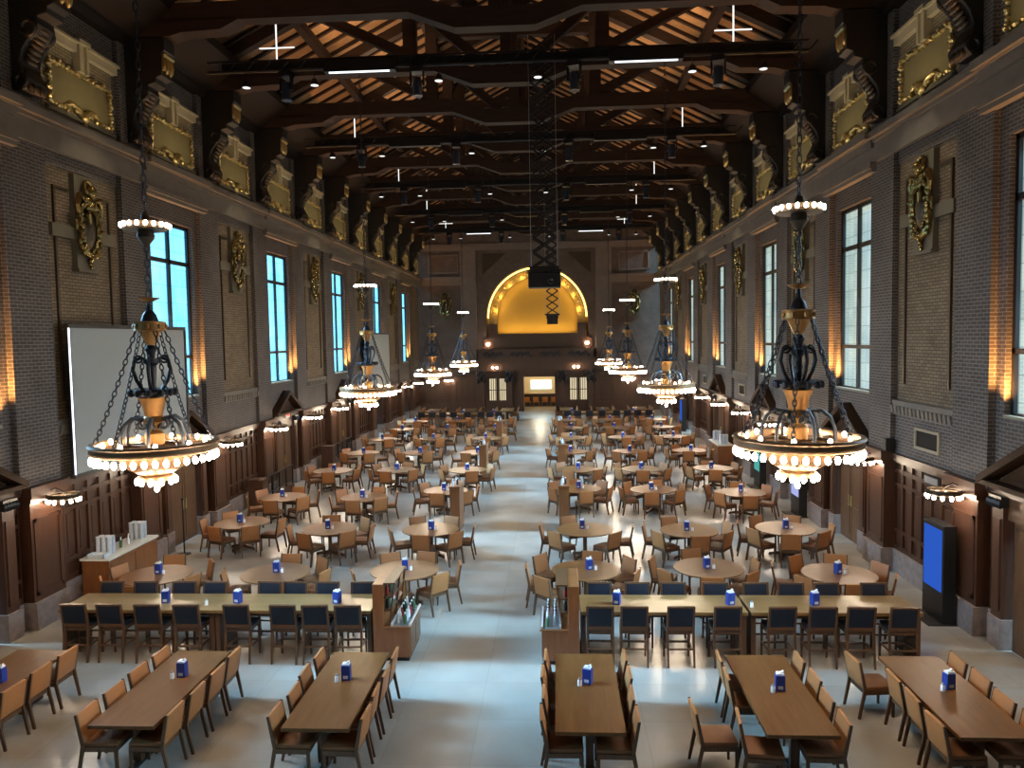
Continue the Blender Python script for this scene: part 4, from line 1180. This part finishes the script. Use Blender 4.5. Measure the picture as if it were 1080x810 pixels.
# vents, speaker, exit signs on the walls
vp = thing('wall_vent', '', 'vent')
MB().box(0, .05, -.55, .55, 0, .06).box(0, .05, -.55, .55, .42, .48).box(0, .05, -.55, -.49, 0, .48).box(0, .05, .49, .55, 0, .48).build('vent_frame', M['stone_pale'], vp)
MB().box(0, .02, -.5, .5, .05, .43).build('grille', M['matte'], vp)
vp = Proto(vp)
for i, y in enumerate(PANY[1:5]):
    wput(vp, 1, .11, y-.2, 3.18, 'dark framed wall vent in grey brick, %s from the camera along the right wall' % ORD[i], 'wall vents')
so = thing('wall_speaker', 'small black speaker on the ledge above the oak panelling, beyond the near kiosk', 'speaker', (X(1, -.02), 18.7, 2.96))
MB().box(-.12, .1, -.11, .11, .0, .3).build('body', M['black'], so, bev=.01)
MB().lathe([(.0,0),(.07,0),(.06,.012),(.0,.006)], n=14, M=Matrix.Translation((-.12,0,.15)) @ Matrix.Rotation(-PI/2,4,'Y')).build('cone_frame', M['iron'], so)
sg = thing('wall_sign', 'small grey sign above the oak panelling between two wall lamps', 'sign', (X(1, .0), 16.6, 2.52))
MB().box(-.03, .03, -.32, .32, 0, .2).build('sign_frame', M['black'], sg)
MB().box(-.036, -.03, -.28, .28, .03, .17).build('face', M['steel'], sg)
def text_mesh(body, size, mat, name, parent, loc, rot, ext=.004):
    cu = bpy.data.curves.new(name, 'FONT'); cu.body = body; cu.size = size; cu.extrude = ext; cu.align_x = 'CENTER'; cu.align_y = 'CENTER'
    ob = bpy.data.objects.new(name, cu); COL.objects.link(ob)
    dg = bpy.context.evaluated_depsgraph_get()
    me = bpy.data.meshes.new_from_object(ob.evaluated_get(dg)); bpy.data.objects.remove(ob); bpy.data.curves.remove(cu)
    me.materials.clear(); me.materials.append(mat)
    o = link(name, me, parent, loc); o.rotation_euler = rot
    return o
for y, nm in ((29.7, 'second portal'), (21.4, 'first portal')):
    t = thing('exit_sign', 'red lit exit sign over the doors of the %s on the left wall' % nm, 'exit sign', (X(-1, .2)+.24, y, 2.92))
    MB().box(-.03, .03, -.2, .2, -.11, .11).build('sign_frame', M['white'], t)
    text_mesh('EXIT', .16, M['red'], 'lettering', t, (.032, 0, 0), (PI/2, 0, PI/2))

# ------------------------------------------------------------------ light and render look
for k in range(9):
    a = PI*(k+.5)/9
    lamp('POINT', 'arch_lamp', (AX+3.35*math.cos(a), YF+.02, AZ+3.35*math.sin(a)), 19, (1,.68,.2), shadow_soft_size=.12)
lamp('AREA', 'arch_base_fill', (AX, YF+.0, 6.3), 45, (1,.7,.22), shape='RECTANGLE', size=6, size_y=.2, to=(AX, YF+1.0, 10))  # added fill to brighten the tympanum, no fixture at the arch base
def sky_beam(name, d, energy, col, ang):
    l = bpy.data.lights.new(name, 'SUN'); l.energy = energy; l.color = col; l.angle = R(ang)
    ob = bpy.data.objects.new(name, l); COL.objects.link(ob); ob.rotation_euler = Vector(d).to_track_quat('-Z', 'Y').to_euler()
sky_beam('daylight_beam_left', (10, -.6, -6.0), 17, (.34,.70,1), 18)
sky_beam('daylight_beam_right', (-10, 1.9, -6.0), 12, (.42,.76,1), 18)
w = bpy.data.worlds.new('world'); scn.world = w; w.use_nodes = True
w.node_tree.nodes['Background'].inputs[0].default_value = (.35,.5,.7,1); w.node_tree.nodes['Background'].inputs[1].default_value = .3
scn.view_settings.view_transform = 'Standard'
try: scn.view_settings.look = 'None'
except Exception: pass
scn.view_settings.gamma = 1; scn.view_settings.use_curve_mapping = False
scn.view_settings.exposure = 0.0
try:
    scn.cycles.use_denoising = True; scn.cycles.max_bounces = 6; scn.cycles.diffuse_bounces = 3; scn.cycles.glossy_bounces = 3
    scn.cycles.sample_clamp_indirect = 4; scn.cycles.use_light_tree = True
    scn.cycles.caustics_reflective = False; scn.cycles.caustics_refractive = False
except Exception: pass
